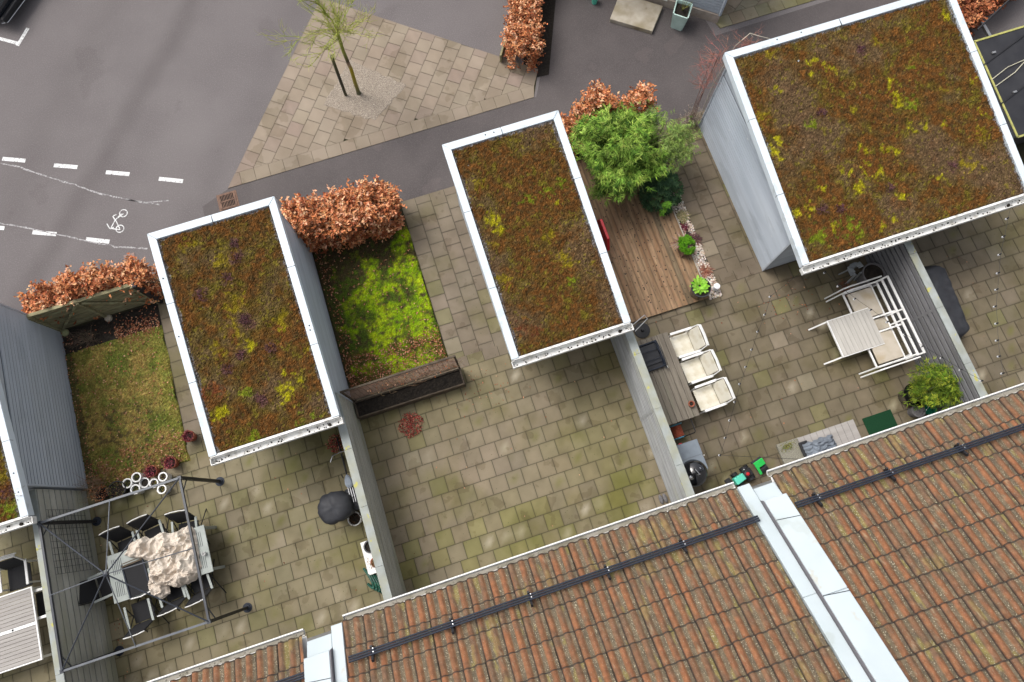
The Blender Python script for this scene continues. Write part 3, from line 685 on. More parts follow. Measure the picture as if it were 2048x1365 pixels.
# ================= ROW HOUSES =================
TH=math.radians(30.5);CT,ST=math.cos(TH),math.sin(TH);EY,EZ=-.8,5.52
def rp(x,s,off=0): return (x,EY-s*CT+off*ST,EZ+s*ST+off*CT)
def tiles(x0,x1,S,seed,parent,smax=None):
    P=.167;E=.425;ns_=10;nu=int((x1-x0)/P*ns_)+1
    prof=[]
    for i in range(nu):
        x=x0+i*P/ns_;u=((x-x0)/P+1e-6)%1.0
        h=(math.sin(PI*u/.62)**.75)*.038 if u<.62 else 0.0
        tk=int((x-x0)/(2*P)+1e-6);uu=((x-x0)/(2*P)+1e-6)%1.0
        prof.append((x,h,u,tk,uu<.04))
    V=[];C=[];F=[];NC=int(S/E);rowsv=[(0,-.045),(0.001,0),(.045,0),(.06,0)]+[(.06+.95*q/9,0) for q in range(1,10)]+[(1.03,0)]
    nr=len(rowsv)
    for c in range(NC):
        tc_={};zz=random.gauss(0,.002)
        for (v,lift) in rowsv:
            for (x,h,u,tk,jn) in prof:
                if tk not in tc_:
                    base=mixc((.275,.11,.05),(.225,.1,.05),random.random())
                    if random.random()<.14:base=mixc(base,(.17,.1,.06),.5)
                    tc_[tk]=(base,random.gauss(0,.003),random.gauss(0,.006),random.gauss(0,.0016))
                base,dz,ds,tl=tc_[tk]
                s=c*E+v*E+(ds if 0<c else ds*1.6);off=.05*(1-v)+h*(1-.1*v)+lift+dz+tl*(u-.5)-(.014 if jn else 0)
                V.append(rp(x,s,off))
                n1=fbm(x*2.2,s,2.6,3,seed+2);n2=ns(x*14,s*5,seed);n3=ns(x*1.1,s*.8,seed+9)
                al=.25
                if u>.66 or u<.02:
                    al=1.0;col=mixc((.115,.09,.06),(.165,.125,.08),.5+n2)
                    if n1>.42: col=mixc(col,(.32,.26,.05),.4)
                else:
                    col=mixc(base,(.15,.095,.06),max(0,min(.8,n1*1.5+n3*.9+.22+.25*(v>.0 and v<.3))))
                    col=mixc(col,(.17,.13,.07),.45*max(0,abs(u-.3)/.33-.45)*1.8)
                    if n1+n3>.6: col=mixc(col,(.3,.21,.07),.4)
                    if n2>.5 and random.random()<.4: col=mixc(col,(.36,.3,.2),.4)
                if v<.05: col=mixc(col,(.035,.028,.024),.8);al=0  # shade along the course lip painted into the tile colour
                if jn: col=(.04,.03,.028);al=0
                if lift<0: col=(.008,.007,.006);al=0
                C.append((*jit(col,.08),al))
    for c in range(NC):
        for r in range(nr-1):
            a=(c*nr+r)*nu;b=a+nu
            for i in range(nu-1):F.append((a+i,a+i+1,b+i+1,b+i))
    m=MB();m.add(V,F,C);o=m.build('tiled_roof',M['tile'],parent)
    me=o.data;me.polygons.foreach_set('use_smooth',[True]*len(me.polygons));me.set_sharp_from_angle(angle=math.radians(50))
    return o
def house(label,x0,x1,seed,capL=None,flR=False,guard=None,cap_both=False):
    root=thing('row_house',label,'house',((x0+x1)/2,-5,0),'row houses with red tiled roofs')
    RS=6.3
    ry,rz=rp(0,RS)[1:]
    w_=MB();yb=2*ry+1.2
    w_.add([(x0,-1.25,0),(x1,-1.25,0),(x1,yb,0),(x0,yb,0),(x0,-1.25,EZ+.02),(x1,-1.25,EZ+.02),(x1,yb,EZ+.02),(x0,yb,EZ+.02),(x0,ry,rz-.12),(x1,ry,rz-.12)],
      [(0,1,5,4),(2,3,7,6),(1,2,6,9,5),(3,0,4,8,7),(4,5,9,8),(8,9,6,7)]);w_.build('wall',M['brickwall'],root)
    tiles(x0+.0,x1-.03,RS,seed,root)
    b=MB();b.panel((x0,ry,rz+.03),(x1,ry,rz+.03),(x1,yb-.4,EZ-.2),(x0,yb-.4,EZ-.2),.05,(.22,.1,.05,0));b.build('rear_roof',M['tile'],root)
    # gutter
    g=MB();gy0,gy1=-.785,-.69
    n=8;ex=[]
    for k in range(n+1):
        t=PI+PI*k/n; ex.append(((gy0+gy1)/2+math.cos(t)*.05,EZ-.02+math.sin(t)*.06))
    V=[];xa,xb=x0+.02,x1-.02
    if capL:xa=x0-.02
    for xx in (xa,xb):
        for (yy,zz) in ex:V.append((xx,yy,zz))
    nn=len(ex);F=[(i,i+1,nn+i+1,nn+i) for i in range(nn-1)];g.add(V,F)
    g.tube([(xa,gy1,EZ-.015),(xb,gy1,EZ-.015)],.013,8);g.tube([(xa,gy0+.0,EZ-.02),(xb,gy0+.0,EZ-.02)],.003,6)
    for xx in (xa,xb): g.add([(xx,a,b) for a,b in ex],[tuple(range(nn))])
    g.build('gutter',M['white'],root)
    d=MB();d.box(xa+.02,xb-.02,gy0+.004,gy1-.03,EZ-.06,EZ-.045)
    for k in range(int((x1-x0)*9)):
        xx=random.uniform(xa,xb);d.lathe([(random.uniform(.01,.025),0),(.004,.015)],(xx,random.uniform(gy0+.01,gy1-.05),EZ-.046),5)
    for k in range(int((x1-x0)*16)):
        if ns(k*.13,seed)>-.05: xx=x0+k/16+random.uniform(0,.05);d.lathe([(random.uniform(.01,.028),0),(.004,.03)],(xx,gy0-.012+random.uniform(-.01,.01),EZ-.02),5)
    d.build('gutter_silt',M['gutter_in'],root)['kind']='stuff'
    e=MB();e.add([(x0,-.8,EZ-.03),(x1,-.8,EZ-.03),(x1,-1.3,EZ-.03),(x0,-1.3,EZ-.03)],[(0,1,2,3)]);e.build('soffit',M['white'],root)
    if capL:   # raised party-wall capping: wide white sheet with a dark side
        a,b,side=capL
        c=MB();hh=.2;st=.42
        for (s0,s1) in ((st,2.0),(2.004,4.3),(4.304,RS)):
            c.add([rp(a,s0,-.05),rp(b,s0,-.05),rp(b,s1,-.05),rp(a,s1,-.05),rp(a,s0,hh),rp(b,s0,hh),rp(b,s1,hh+.002),rp(a,s1,hh+.002)],[(0,1,2,3),(7,6,5,4),(0,4,5,1),(1,5,6,2),(2,6,7,3),(3,7,4,0)])
        c.add([rp(a,.1,-.05),rp(b,.1,-.05),rp(b,st-.004,-.05),rp(a,st-.004,-.05),rp(a,.1,.03),rp(b,.1,.03),rp(b,st-.004,.06),rp(a,st-.004,.06)],[(0,1,2,3),(7,6,5,4),(0,4,5,1),(1,5,6,2),(2,6,7,3),(3,7,4,0)])
        c.each('party_wall_capping',M['cap_metal'],root,bevel=.008)
        f=MB();xs=a-.012 if side<0 else b+.012
        q0,q1=(a-.014,a-.004) if side<0 else (b+.004,b+.014)
        f.add([rp(q0,.3,.0),rp(q1,.3,.0),rp(q1,RS,.0),rp(q0,RS,.0),rp(q0,.42,hh-.012),rp(q1,.42,hh-.012),rp(q1,RS,hh-.012),rp(q0,RS,hh-.012)],[(0,1,2,3),(7,6,5,4),(0,4,5,1),(1,5,6,2),(2,6,7,3),(3,7,4,0)])
        f.build('side_flashing',mat('grey_flashing',(.17,.16,.175),(.15,.14,.15),rough=.6),root)
        sm=MB()
        for s0 in (.78,2.0,4.3): 
            p=rp(a-.002,s0,hh+.006);q=rp(b+.002,s0+.05,hh+.006);sm.beam(p,q,.008,.006)
        sm.each('seam',M['slate'],root)
    return root
def guard(root,xa,xb,s,seed):
    pa=[rp(xa,s+d,.15) for d in (0,.05,.1)]
    g=MB()
    for d in (0,.036,.072):
        p=rp(xa,s+d,.15-.0*d);q=rp(xb,s+d,.15);g.tube([p,q],.0145,8)
    o=g.build('snow_guard',M['slate'],root)
    x=xa+.35
    while x<xb-.1:
        b=MB();b.beam(rp(x,s-.07,.06),rp(x,s+.17,.14),.035,.05);b.beam(rp(x,s-.06,-.0),rp(x,s-.04,.17),.035,.03);b.beam(rp(x,s+.03,.02),rp(x,s+.03,.15),.03,.03)
        b.build('bracket',M['black'],o)
        n=MB()
        for q in (.0,.05): n.lathe([(.012,0),(.012,.014),(0,.016)],rp(x+.03,s+q,.165),8)
        n.each('bolt',M['chrome'],o)
        x+=1.22
h1=house('middle row house with a red tiled roof, its gutter ending between two white cappings',-3.13,3.42,2.2)
f=MB()
for (a,b) in ((3.395,3.6),(-3.29,-3.115)):
    for s0,s1 in ((.02,1.9),(1.904,4.0),(4.004,6.3)):
        f.add([rp(a,s0,.0),rp(b,s0,.0),rp(b,s1,.0),rp(a,s1,.0),rp(a,s0,.095),rp(b,s0,.095),rp(b,s1,.095),rp(a,s1,.095)],[(0,1,2,3),(7,6,5,4),(0,4,5,1),(1,5,6,2),(2,6,7,3),(3,7,4,0)])
f.each('verge_flashing',M['cap_metal'],h1,bevel=.005)
guard(h1,-3.05,3.42,.6,1)
h2=house('right-hand row house with a red tiled roof and long dark snow guard',4.0,14.5,4.4,capL=(3.62,3.99,-1))
guard(h2,4.03,14.3,.6,1)
h3=house('left row house of which only a small wedge of red tiles shows at the bottom',-11.5,-3.72,6.6,capL=(-3.70,-3.31,1))
guard(h3,-11.4,-3.72,.6,1)
# ================= PLANTS =================
COPPER=((.64,.25,.105),(.56,.2,.075),(.74,.35,.17),(.44,.14,.055),(.84,.49,.29),(.28,.08,.03))
def hedge(label,pts,wd,h,n,leafsz=.062,cols=COPPER,ztop=None,twigs=True,top_lump=.16,z0=0.0):
    """pts: plan centre line; boxy clipped beech with an uneven top"""
    P=[Vector((p[0],p[1],0)) for p in pts];Ls=[(P[i+1]-P[i]).length for i in range(len(P)-1)];T=sum(Ls)
    c=sum(P,Vector())/len(P)
    root=thing('beech_hedge',label,'hedge',(c.x,c.y,0),'copper beech hedges')
    def pos(u):
        d=u*T
        for i,l in enumerate(Ls):
            if d<=l or i==len(Ls)-1:
                k=(P[i+1]-P[i]).normalized();return P[i]+k*d,Vector((-k.y,k.x,0)),k
            d-=l
    f=MB();sd=random.uniform(0,50)
    for _ in range(n):
        u=random.random();q,nn,k=pos(u)
        ww=wd*(.82+.3*ns(u*T*2.2,sd));hh=h*(.9+top_lump*.9*ns(u*T*1.3,sd+7)+top_lump*.7*ns(u*T*5,sd+9))
        e=min(u,1-u)*T
        if e<.2: ww*=.6+e*2;hh*=.85+.75*e
        r=random.random()
        if r<.5: t,z=random.uniform(-1,1),hh-abs(random.gauss(0,.07))
        elif r<.88: t,z=random.choice((-1,1))*(1-abs(random.gauss(0,.1))),hh*random.uniform(.05,1)
        else: t,z=random.uniform(-1,1),hh*random.uniform(.2,.95)
        lump=.055*ns(u*T*7,z*6,sd)
        p=q+nn*(t*(ww/2+lump))+k*random.uniform(-.04,.04)+Vector((0,0,z0+z-.07*abs(t)**3+lump))
        if ns(p.x*5,p.y*5,p.z*5+sd)<-.28: continue
        if random.random()<.09:     # sprig poking out of the clipped face
            dd=Vector((nn.x*t*.6+random.gauss(0,.4),nn.y*t*.6+random.gauss(0,.4),.6)).normalized();L_=random.uniform(.1,.3)
            f.tube([p,p+dd*L_],.003,3,(.16,.1,.06));c0=random.choice(cols)
            for q5 in range(7):
                a=random.uniform(0,2*PI);f.leaf(p+dd*L_*(.25+.8*q5/6),(math.cos(a),math.sin(a),random.uniform(-.2,.7)),leafsz*random.uniform(.7,1.2),leafsz*random.uniform(.45,.7),jit(c0,.22))
        a=random.uniform(0,2*PI);d=Vector((math.cos(a),math.sin(a),random.uniform(-.5,.6)))
        cc=random.choice(cols);k2=.82+.38*ns(p.x*3,p.y*3,p.z*3)+(.0)
        f.leaf(p,d,leafsz*random.uniform(.6,1.25),leafsz*random.uniform(.4,.72),jit(mul(cc,k2+.12),.2))
    f.build('foliage',M['dryleaf'],root)
    b=MB()
    for _ in range(int(T*10)):
        u=random.uniform(.02,.98);q,nn,k=pos(u);q=q+nn*random.uniform(-.1,.1)*wd
        e=q+nn*random.uniform(-.45,.45)*wd+k*random.uniform(-.2,.2)+Vector((0,0,h*random.uniform(.8,1.02)))
        b.tube([q,(q+e)/2+Vector((random.uniform(-.05,.05),random.uniform(-.05,.05),.1)),e],[.014,.009,.003],5,(.12,.085,.06))
    b.build('branches',M['bark'],root)
    return root
def pl(*pp,z=0.0): 
    r=[at(a,b,z) for a,b in pp];return [(q.x,q.y) for q in r]
hedge('copper beech hedge growing on the street side of the slanted wooden fence at the left',[(-9.95,8.22),(-8.9,8.22),(-8.0,8.22),(-6.85,8.1)],.62,1.35,8000,.088,top_lump=.4)
hedge('broad copper beech hedge at the head of the mossy lawn',[(-3.5,8.35),(-2.2,8.1),(-1.4,8.1),(-.6,8.05)],1.0,1.5,12000,.086,top_lump=.32)
hp=at(1052,118);
hedge('narrow copper beech hedge at the top edge beside a low greenish board',[(3.75,11.2),(4.15,12.2),(4.6,13.3),(5.0,14.2)],.85,1.1,10500,.072)
hedge('copper beech hedge tips showing above the green bamboo',[(3.95,8.5),(4.7,8.75),(5.5,8.75),(6.3,8.45)],.55,1.75,5500,.088,top_lump=.5)
hedge('copper beech hedge behind the wide shed, next to the black tarpaulin trailer',[(14.6,8.35),(15.6,8.75),(16.8,9.2),(18,9.6)],.9,1.0,6500,.1,cols=((.42,.14,.055),(.3,.09,.035),(.5,.2,.09),(.2,.055,.025)))
# soil strip with wooden board by the narrow hedge
sheet('planting_strip',[(3.75,10.95),(4.45,10.9),(5.75,13.9),(5.2,14.6),(4.6,13.9)],.012,M['soil'])
b=MB();p,q=at(1001,118,.2),at(1030,20,.2);b.beam(p,q+(q-p)*.4,.05,.3);o=b.build('edging_board',M['oldwood']);tag(o,'weathered greenish edging board on the left side of the narrow hedge','board')
# red barked shrub at the corner of the wide shed
def twigbush(name,label,cat,c,n,l,h,col,r=.005,sub=3,lean=(0,0),leafcol=None,nl=0,ls=.03,spread=.6):
    root=thing(name,label,cat,(c[0],c[1],c[2] if len(c)>2 else 0))
    z0=c[2] if len(c)>2 else 0
    b=MB();f=MB();tips=[]
    for _ in range(n):
        a=random.uniform(0,2*PI);s=random.uniform(.2,1)*spread
        p0=Vector((c[0]+random.gauss(0,.04),c[1]+random.gauss(0,.04),z0))
        d=Vector((math.cos(a)*s+lean[0],math.sin(a)*s+lean[1],1)).normalized()
        L_=h*random.uniform(.6,1.1);pts=[p0]
        for k in range(4):
            d=(d+Vector((random.gauss(0,.12),random.gauss(0,.12),random.gauss(0,.06)))).normalized();pts.append(pts[-1]+d*L_/4)
        b.tube(pts,[r*1.4,r*1.2,r,r*.7,r*.35],5,jit(col,.25));tips.append(pts)
        for _ in range(sub):
            i=random.randint(1,3);p=pts[i].lerp(pts[i+1],random.random())
            dd=(d+Vector((random.gauss(0,.7),random.gauss(0,.7),random.gauss(0,.3)))).normalized();e=p+dd*l*random.uniform(.4,1)
            m_=(p+e)/2+Vector((random.gauss(0,.02),random.gauss(0,.02),.02));b.tube([p,m_,e],[r*.6,r*.5,r*.25],4,jit(col,.25));tips.append([p,m_,e])
    b.build('twigs',M['bark'],root)
    if nl:
        for _ in range(nl):
            t=random.choice(tips);i=random.randint(0,len(t)-2);p=t[i].lerp(t[i+1],random.random());a=random.uniform(0,2*PI)
            f.leaf(p,(math.cos(a),math.sin(a),random.uniform(-.4,.6)),ls*random.uniform(.6,1.3),ls*.5,jit(random.choice(leafcol),.25))
        f.build('foliage',M['leaf'],root)
    return root
def climber(label,cx,cy,z0,z1,n,sp):
    t=thing('climbing_shrub',label,'shrub',(cx,cy,0));b=MB()
    for k in range(4): b.tube([(cx+.05*k,cy,0),(cx+.04*k-.05,cy+.03,z0*.6),(cx+random.gauss(0,.1),cy,z1)],[.009,.008,.005],5,(.26,.13,.1))
    for _ in range(n):
        z=random.uniform(z0,z1);p=Vector((cx+random.gauss(0,.1),cy+random.gauss(0,.06),z));a=random.uniform(.1,PI*1.35)
        d=Vector((math.cos(a),math.sin(a),random.uniform(-.5,.5))).normalized();pts=[p];L_=sp*random.uniform(.4,1.1)
        for q in range(4):
            d=(d+Vector((random.gauss(0,.22),random.gauss(0,.22),random.gauss(0,.18)))).normalized();pts.append(pts[-1]+d*L_/4)
        cc=jit((.36,.15,.12),.3);b.tube(pts,[.004,.0035,.003,.0025,.001],4,cc)
        for _ in range(5):
            q=random.randint(1,3);s0=pts[q];dd=(d+Vector((random.gauss(0,.8),random.gauss(0,.8),random.gauss(0,.6)))).normalized();e=s0+dd*L_*random.uniform(.15,.45);b.tube([s0,e],[.0028,.001],3,cc)
    b.build('twigs',M['bark'],t)
climber('bare red-twigged climber around the upper left corner of the wide shed',7.55,8.22,1.6,3.15,75,.62)
climber('thin red bare twigs showing behind the top edge of the wide shed roof',8.35,8.35,2.4,3.05,26,.5)
b=MB();b.tube([at(1470,93,2.6),at(1485,80,2.9),at(1500,67,3.05),at(1520,73,3.0),at(1540,78,2.9)],[.012,.012,.01,.008,.005],6,(.5,.45,.36));b.tube([at(1500,67,3.05),at(1506,75,2.9)],.006,5,(.5,.45,.36))
b.tube([at(1470,93,2.6),(8.0,8.45,1.4),(8.0,8.4,0)],[.012,.014,.018],6,(.4,.36,.3))
tag(b.build('pale_branch',M['bark']),'pale bare branch rising over the upper left corner of the wide shed','branch')
twigbush('dried_plant','pale dried lavender clump at the foot of the wide shed side wall','plant',(7.62,8.25),60,.2,.55,(.3,.25,.2),.004,4,leafcol=((.4,.33,.28),(.3,.24,.2)),nl=500,ls=.03,spread=.7)
# bamboo
def bamboo(label,cx,cy,rad,h,nc,nl,leafl,cols,rz=1.0,lean=(0,0),z0=0.0,name='bamboo_clump',per=7,wd=.13,shade=0,x_limit=None):
    root=thing(name,label,'bamboo',(cx,cy,z0));b=MB();f=MB()
    for i in range(nc):
        a=random.uniform(0,2*PI);rr=rad*math.sqrt(random.random())
        p0=Vector((cx+math.cos(a)*rr*.3,cy+math.sin(a)*rr*.3*rz,z0));t=Vector((cx+math.cos(a)*rr+lean[0],cy+math.sin(a)*rr*rz+lean[1],z0+h*random.uniform(.75,1.05)*(1-.28*(rr/rad)**2)))
        if x_limit and t.x<x_limit: t.x=x_limit+random.uniform(0,.2)
        m=p0.lerp(t,.6)+Vector((0,0,.18*h));e=t+Vector((math.cos(a)*.15,math.sin(a)*.15,-.12))
        b.tube([p0,p0.lerp(m,.5)+Vector((0,0,.05)),m,t,e],[.011,.01,.008,.005,.002],5,jit((.16,.2,.06),.2))
        k=int(nl/nc)
        for _ in range(k//per):
            s=1-abs(random.gauss(0,.34));s=max(.12,min(1,s));q=(m.lerp(t,(s-.5)*2) if s>.5 else p0.lerp(m,s*2))
            q=q+Vector((random.gauss(0,.13),random.gauss(0,.13),random.gauss(0,.09)))
            if ns(q.x*2.6,q.y*2.6,q.z*1.4+3)<-.17: continue
            if x_limit and q.x<x_limit: q.x=x_limit+random.uniform(0,.15)
            a2=random.uniform(0,2*PI) if random.random()<.4 else a+random.gauss(0,.8)
            kc=1.0+.75*ns(q.x*3.2,q.y*3.2,q.z*2)
            cc=jit(mul(random.choice(cols),kc),.15)
            for _ in range(per):
                a3=a2+random.gauss(0,.55);d=Vector((math.cos(a3),math.sin(a3),random.uniform(-.75,.12)))
                f.leaf(q+Vector((random.gauss(0,.02),random.gauss(0,.02),random.gauss(0,.02))),d,leafl*random.uniform(.6,1.2),leafl*wd,jit(cc,.18))
    b.build('culms',M['bark'],root);f.build('foliage',M['leaf'],root);return root
BAM=((.19,.33,.045),(.25,.4,.06),(.12,.23,.03),(.33,.46,.085),(.05,.11,.016))
bamboo('large bright green bamboo clump at the upper end of the wooden deck',5.0,7.38,1.26,2.25,64,34000,.165,BAM,.88,x_limit=3.72,wd=.105,per=8)
bamboo('looser yellow-green bamboo leaning over the slab path at the right of the large clump',6.15,7.45,.75,2.0,30,8500,.12,((.22,.32,.07),(.27,.36,.1),(.16,.24,.06)),1.1,(.12,0),name='bamboo_clump')
BAM2=((.16,.24,.02),(.25,.3,.03),(.1,.17,.015),(.05,.09,.01))
# dark shrub with rosettes
def rosettes(root,cx,cy,z0,r,h,n,leafl,lw,cols,k=9,flat=.35,part='foliage'):
    f=MB()
    for _ in range(n):
        a=random.uniform(0,2*PI);rr=r*math.sqrt(random.random());z=z0+h*math.sqrt(max(.04,1-(rr/r)**2))*random.uniform(.7,1.03)
        p=Vector((cx+math.cos(a)*rr,cy+math.sin(a)*rr,z));cc=random.choice(cols);a0=random.random()*6
        for j in range(k):
            a2=a0+2*PI*j/k+random.gauss(0,.12);f.leaf(p,(math.cos(a2),math.sin(a2),random.uniform(-.25,flat)),leafl*random.uniform(.75,1.1),lw,jit(cc,.2),Vector((0,0,1)))
    return f.build(part,M['leaf'],root)
r_=thing('rhododendron','dark green shrub with whorled leaves under the bamboo at the edge of the deck','shrub',(6.0,6.35,0))
rosettes(r_,6.02,6.45,0,.52,1.1,230,.12,.036,((.05,.1,.045),(.032,.07,.032),(.07,.13,.05)),9)
rosettes(r_,5.93,5.98,.1,.14,.6,16,.1,.035,((.14,.3,.03),(.1,.24,.025)),8,part='young_leaves')
b=MB()
for _ in range(14):
    a=random.uniform(0,6.3);b.tube([(6.02,6.45,0),(6.02+.2*math.cos(a),6.45+.2*math.sin(a),.5),(6.02+.4*math.cos(a),6.45+.4*math.sin(a),.95)],[.015,.01,.006],5,(.08,.06,.04))
b.build('stems',M['bark'],r_)

# ================= DECK AND ITS PLANTS =================
dk=thing('wooden_deck','wet brown wooden deck with long planks and dark knots beside the middle shed','deck',(5.0,5.8,0))
d=MB();x=3.66
while x<6.2:
    w2=.142;y1=8.1;y0=3.44;ss=[y0]+sorted(random.uniform(y0+1,y1-1) for _ in range(1))+[y1]
    for k in range(len(ss)-1):
        c0=mixc((.36,.235,.14),(.27,.175,.1),random.random())
        n=40;V=[];C=[];ya,yb=ss[k]+.001,ss[k+1]-.001
        for j in range(n+1):
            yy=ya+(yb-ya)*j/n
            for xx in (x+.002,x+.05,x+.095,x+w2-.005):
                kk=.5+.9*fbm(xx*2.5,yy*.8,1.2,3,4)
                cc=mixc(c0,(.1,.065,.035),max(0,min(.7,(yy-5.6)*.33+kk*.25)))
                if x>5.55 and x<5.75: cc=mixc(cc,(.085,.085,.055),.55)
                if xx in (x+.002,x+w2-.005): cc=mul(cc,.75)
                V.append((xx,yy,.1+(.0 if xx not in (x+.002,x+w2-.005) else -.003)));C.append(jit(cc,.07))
        F=[(j*4+i,j*4+i+1,j*4+i+5,j*4+i+4) for j in range(n) for i in range(3)]
        m_=len(V);V+=[(x+.002,ya,.07),(x+w2-.005,ya,.07),(x+w2-.005,yb,.07),(x+.002,yb,.07)];C+=[mul(c0,.4)]*4
        F+=[(m_,m_+1,3,2,1,0),(m_+2,m_+3,n*4,n*4+1,n*4+2,n*4+3)]
        d.add(V,F,C)
        for _ in range(int((yb-ya)*5)):
            kx=random.uniform(x+.03,x+w2-.03);ky=random.uniform(ya+.05,yb-.05);r=random.uniform(.009,.02);kn=7
            d.add([(kx+math.cos(q*6.283/kn)*r*random.uniform(.6,1.3),ky+math.sin(q*6.283/kn)*r*random.uniform(.7,2.0),.1035) for q in range(kn)],[tuple(range(kn))],(.05,.035,.025))
    x+=w2
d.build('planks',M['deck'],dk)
s=MB();s.box(3.66,6.2,3.46,8.08,.005,.069);s.build('joists',M['brownwood'],dk)
s=MB();s.box(6.205,6.225,3.44,8.1,.01,.13);s.build('edge_board',mat('white_edging',(.5,.47,.42),(.3,.27,.22),scale=6,rough=.8),dk)
# pebble bed
sheet('pebble_bed',[(6.23,3.4),(6.58,3.4),(6.55,8.4),(6.23,8.4)],.025,M['soil'])
pb=MB()
for _ in range(2300):
    x=random.uniform(6.23,6.57);y=random.uniform(3.4,7.2);
    if 4.8<y<5.9 and x<6.42 and random.random()<.8: continue
    r=random.uniform(.012,.03);c0=random.choice(((.72,.66,.58),(.62,.52,.44),(.78,.74,.7),(.4,.33,.26),(.5,.38,.3)));c0=jit(c0,.15)
    z=.028;a=random.random()*6;V=[];
    for k in range(6):
        t=a+k*PI/3;V.append((x+math.cos(t)*r*random.uniform(.7,1.2),y+math.sin(t)*r,z))
    V.append((x,y,z+r*.8));V+=[((p[0]+x)/2+(p[0]-x)*.15,(p[1]+y)/2+(p[1]-y)*.15,z+r*.65) for p in V[:6]]
    F=[(k,(k+1)%6,7+(k+1)%6,7+k) for k in range(6)]+[(7+k,7+(k+1)%6,6) for k in range(6)]
    pb.add(V,F,c0)
stuff(pb.build('white_pebbles',M['pebble']),'white and buff pebbles and shells in the strip along the deck','pebbles')
def tuft(name,label,cat,c,n,l,cols,up=.5,wd=.007,rad=.04):
    b=MB()
    for _ in range(n):
        a=random.uniform(0,2*PI);p=Vector((c[0]+random.gauss(0,rad),c[1]+random.gauss(0,rad),c[2]));L_=l*random.uniform(.5,1.1)
        d=Vector((math.cos(a),math.sin(a),up*random.uniform(.2,1.6)));d.normalize();q=p+d*L_*.55;e=q+Vector((d.x,d.y,-.25)).normalized()*L_*.45
        s_=Vector((-math.sin(a),math.cos(a),0))*wd*random.uniform(.6,1.4);cc=jit(random.choice(cols),.25)
        b.add([p-s_*.5,p+s_*.5,q+s_,e,q-s_],[(0,1,2,4),(4,2,3)],cc)
    return tag(b.build(name,M['leaf']),label,cat)
tuft('ornamental_grass','reddish sedge tuft in the pebble strip just above the big black pot','grass',(6.42,4.15,.03),170,.22,((.3,.12,.08),(.4,.22,.15),(.22,.07,.05)))
tuft('ornamental_grass','straw coloured sedge tuft in the upper part of the pebble strip','grass',(6.4,5.75,.03),170,.22,((.32,.27,.13),(.25,.24,.1),(.4,.34,.2)))
tuft('ornamental_grass','purple-leaved tuft in the pebble strip just right of the green mossy box','grass',(6.47,5.05,.03),150,.24,((.12,.05,.06),(.2,.1,.09),(.08,.04,.04)))
tuft('ornamental_grass','small dark red tuft between pebbles above the mossy box','grass',(6.33,5.45,.03),70,.15,((.2,.03,.06),(.14,.03,.04)))
tuft('ornamental_grass','beige and maroon striped leaves sticking out left of the mossy box over the deck','grass',(6.0,4.95,.38),40,.36,((.34,.24,.18),(.2,.11,.09)),.25,.012,.03)
t=thing('planter_box','small rust-coloured box overflowing with bright green feathery groundcover on the deck','planter',(6.1,4.8,.1))
b=MB();b.box(5.93,6.24,4.66,4.96,.103,.4);b.build('box',M['rust'],t,bevel=.01)
f=MB()
for _ in range(3200):
    a=random.uniform(0,6.28);rr=math.sqrt(random.random());x=6.08+rr*math.cos(a)*.21;y=4.87+rr*math.sin(a)*.27
    if ns(x*7,y*7)<-.3:continue
    z=.4+.12*(1-rr**2)+random.uniform(-.04,.03)+.05*ns(x*12,y*12);f.leaf((x,y,z),(random.gauss(0,1),random.gauss(0,1),random.uniform(0,1.4)),.04,.014,jit(random.choice(((.12,.34,.015),(.17,.42,.02),(.07,.22,.012))),.2))
f.build('foliage',M['leaf'],t)
def potf(root,x,y,z0,r,h,m,rim=.02,soil=True,taper=.78,n=28,ins=.05):
    b=MB();b.lathe([(r*taper,0),(r,h-.04),(r+rim,h-.04),(r+rim,h),(r-.012,h),(r-.02,h-ins)],(x,y,z0),n);b.build('pot',m,root,auto=35)
    if soil: b=MB();b.lathe([(r-.018,h-ins-.01),(r-.018,h-ins),(0,h-ins+.02)],(x,y,z0),n);b.build('potting_soil',M['soil'],root)
p=at(1402,576,.5);t=thing('potted_plant','big glossy black pot with a lime green rosette of broad leaves at the deck corner','potted plant',(p.x,p.y,.1))
potf(t,p.x,p.y,.1,.235,.42,M['gloss_black'],.02)
f=MB()
for k in range(34):
    a=k*2.4;rr=.05+.16*k/34;cx,cy=p.x-.01+math.cos(a)*.03,p.y+.06+math.sin(a)*.03;L_=.1+.13*(k/34)+random.uniform(-.02,.02);d=Vector((math.cos(a),math.sin(a),.9-.9*k/34));c0=jit(random.choice(((.22,.45,.04),(.28,.52,.07),(.15,.36,.03))),.12)
    d.normalize();s_=Vector((-math.sin(a),math.cos(a),0));z=.5;o_=Vector((cx,cy,z));w_=.038
    P=[o_-s_*.008,o_+s_*.008,o_+d*L_*.5+s_*w_+Vector((0,0,.01)),o_+d*L_*.5,o_+d*L_*.5-s_*w_+Vector((0,0,.01)),o_+d*L_+s_*w_*.7-Vector((0,0,.0)),o_+d*L_*1.15-Vector((0,0,.02)),o_+d*L_-s_*w_*.7]
    f.add(P,[(0,1,2,3),(0,3,4),(3,2,5,6),(3,6,7,4)],[c0,c0,c0,mul(c0,1.3),c0,c0,c0,c0])
f.build('foliage',M['leaf'],t)
p=at(1434,573,.25);t=thing('canister','small round white canister at the corner of the pebble strip','canister',(p.x,p.y,.03))
b=MB();b.lathe([(.07,0),(.075,.2),(.07,.215)],(p.x,p.y,.03));b.build('body',M['whitecan'],t,auto=40)
b=MB();b.lathe([(.078,.216),(.078,.235),(.055,.25),(0,.25)],(p.x,p.y,.03));b.build('lid',M['whitecan'],t,auto=40)
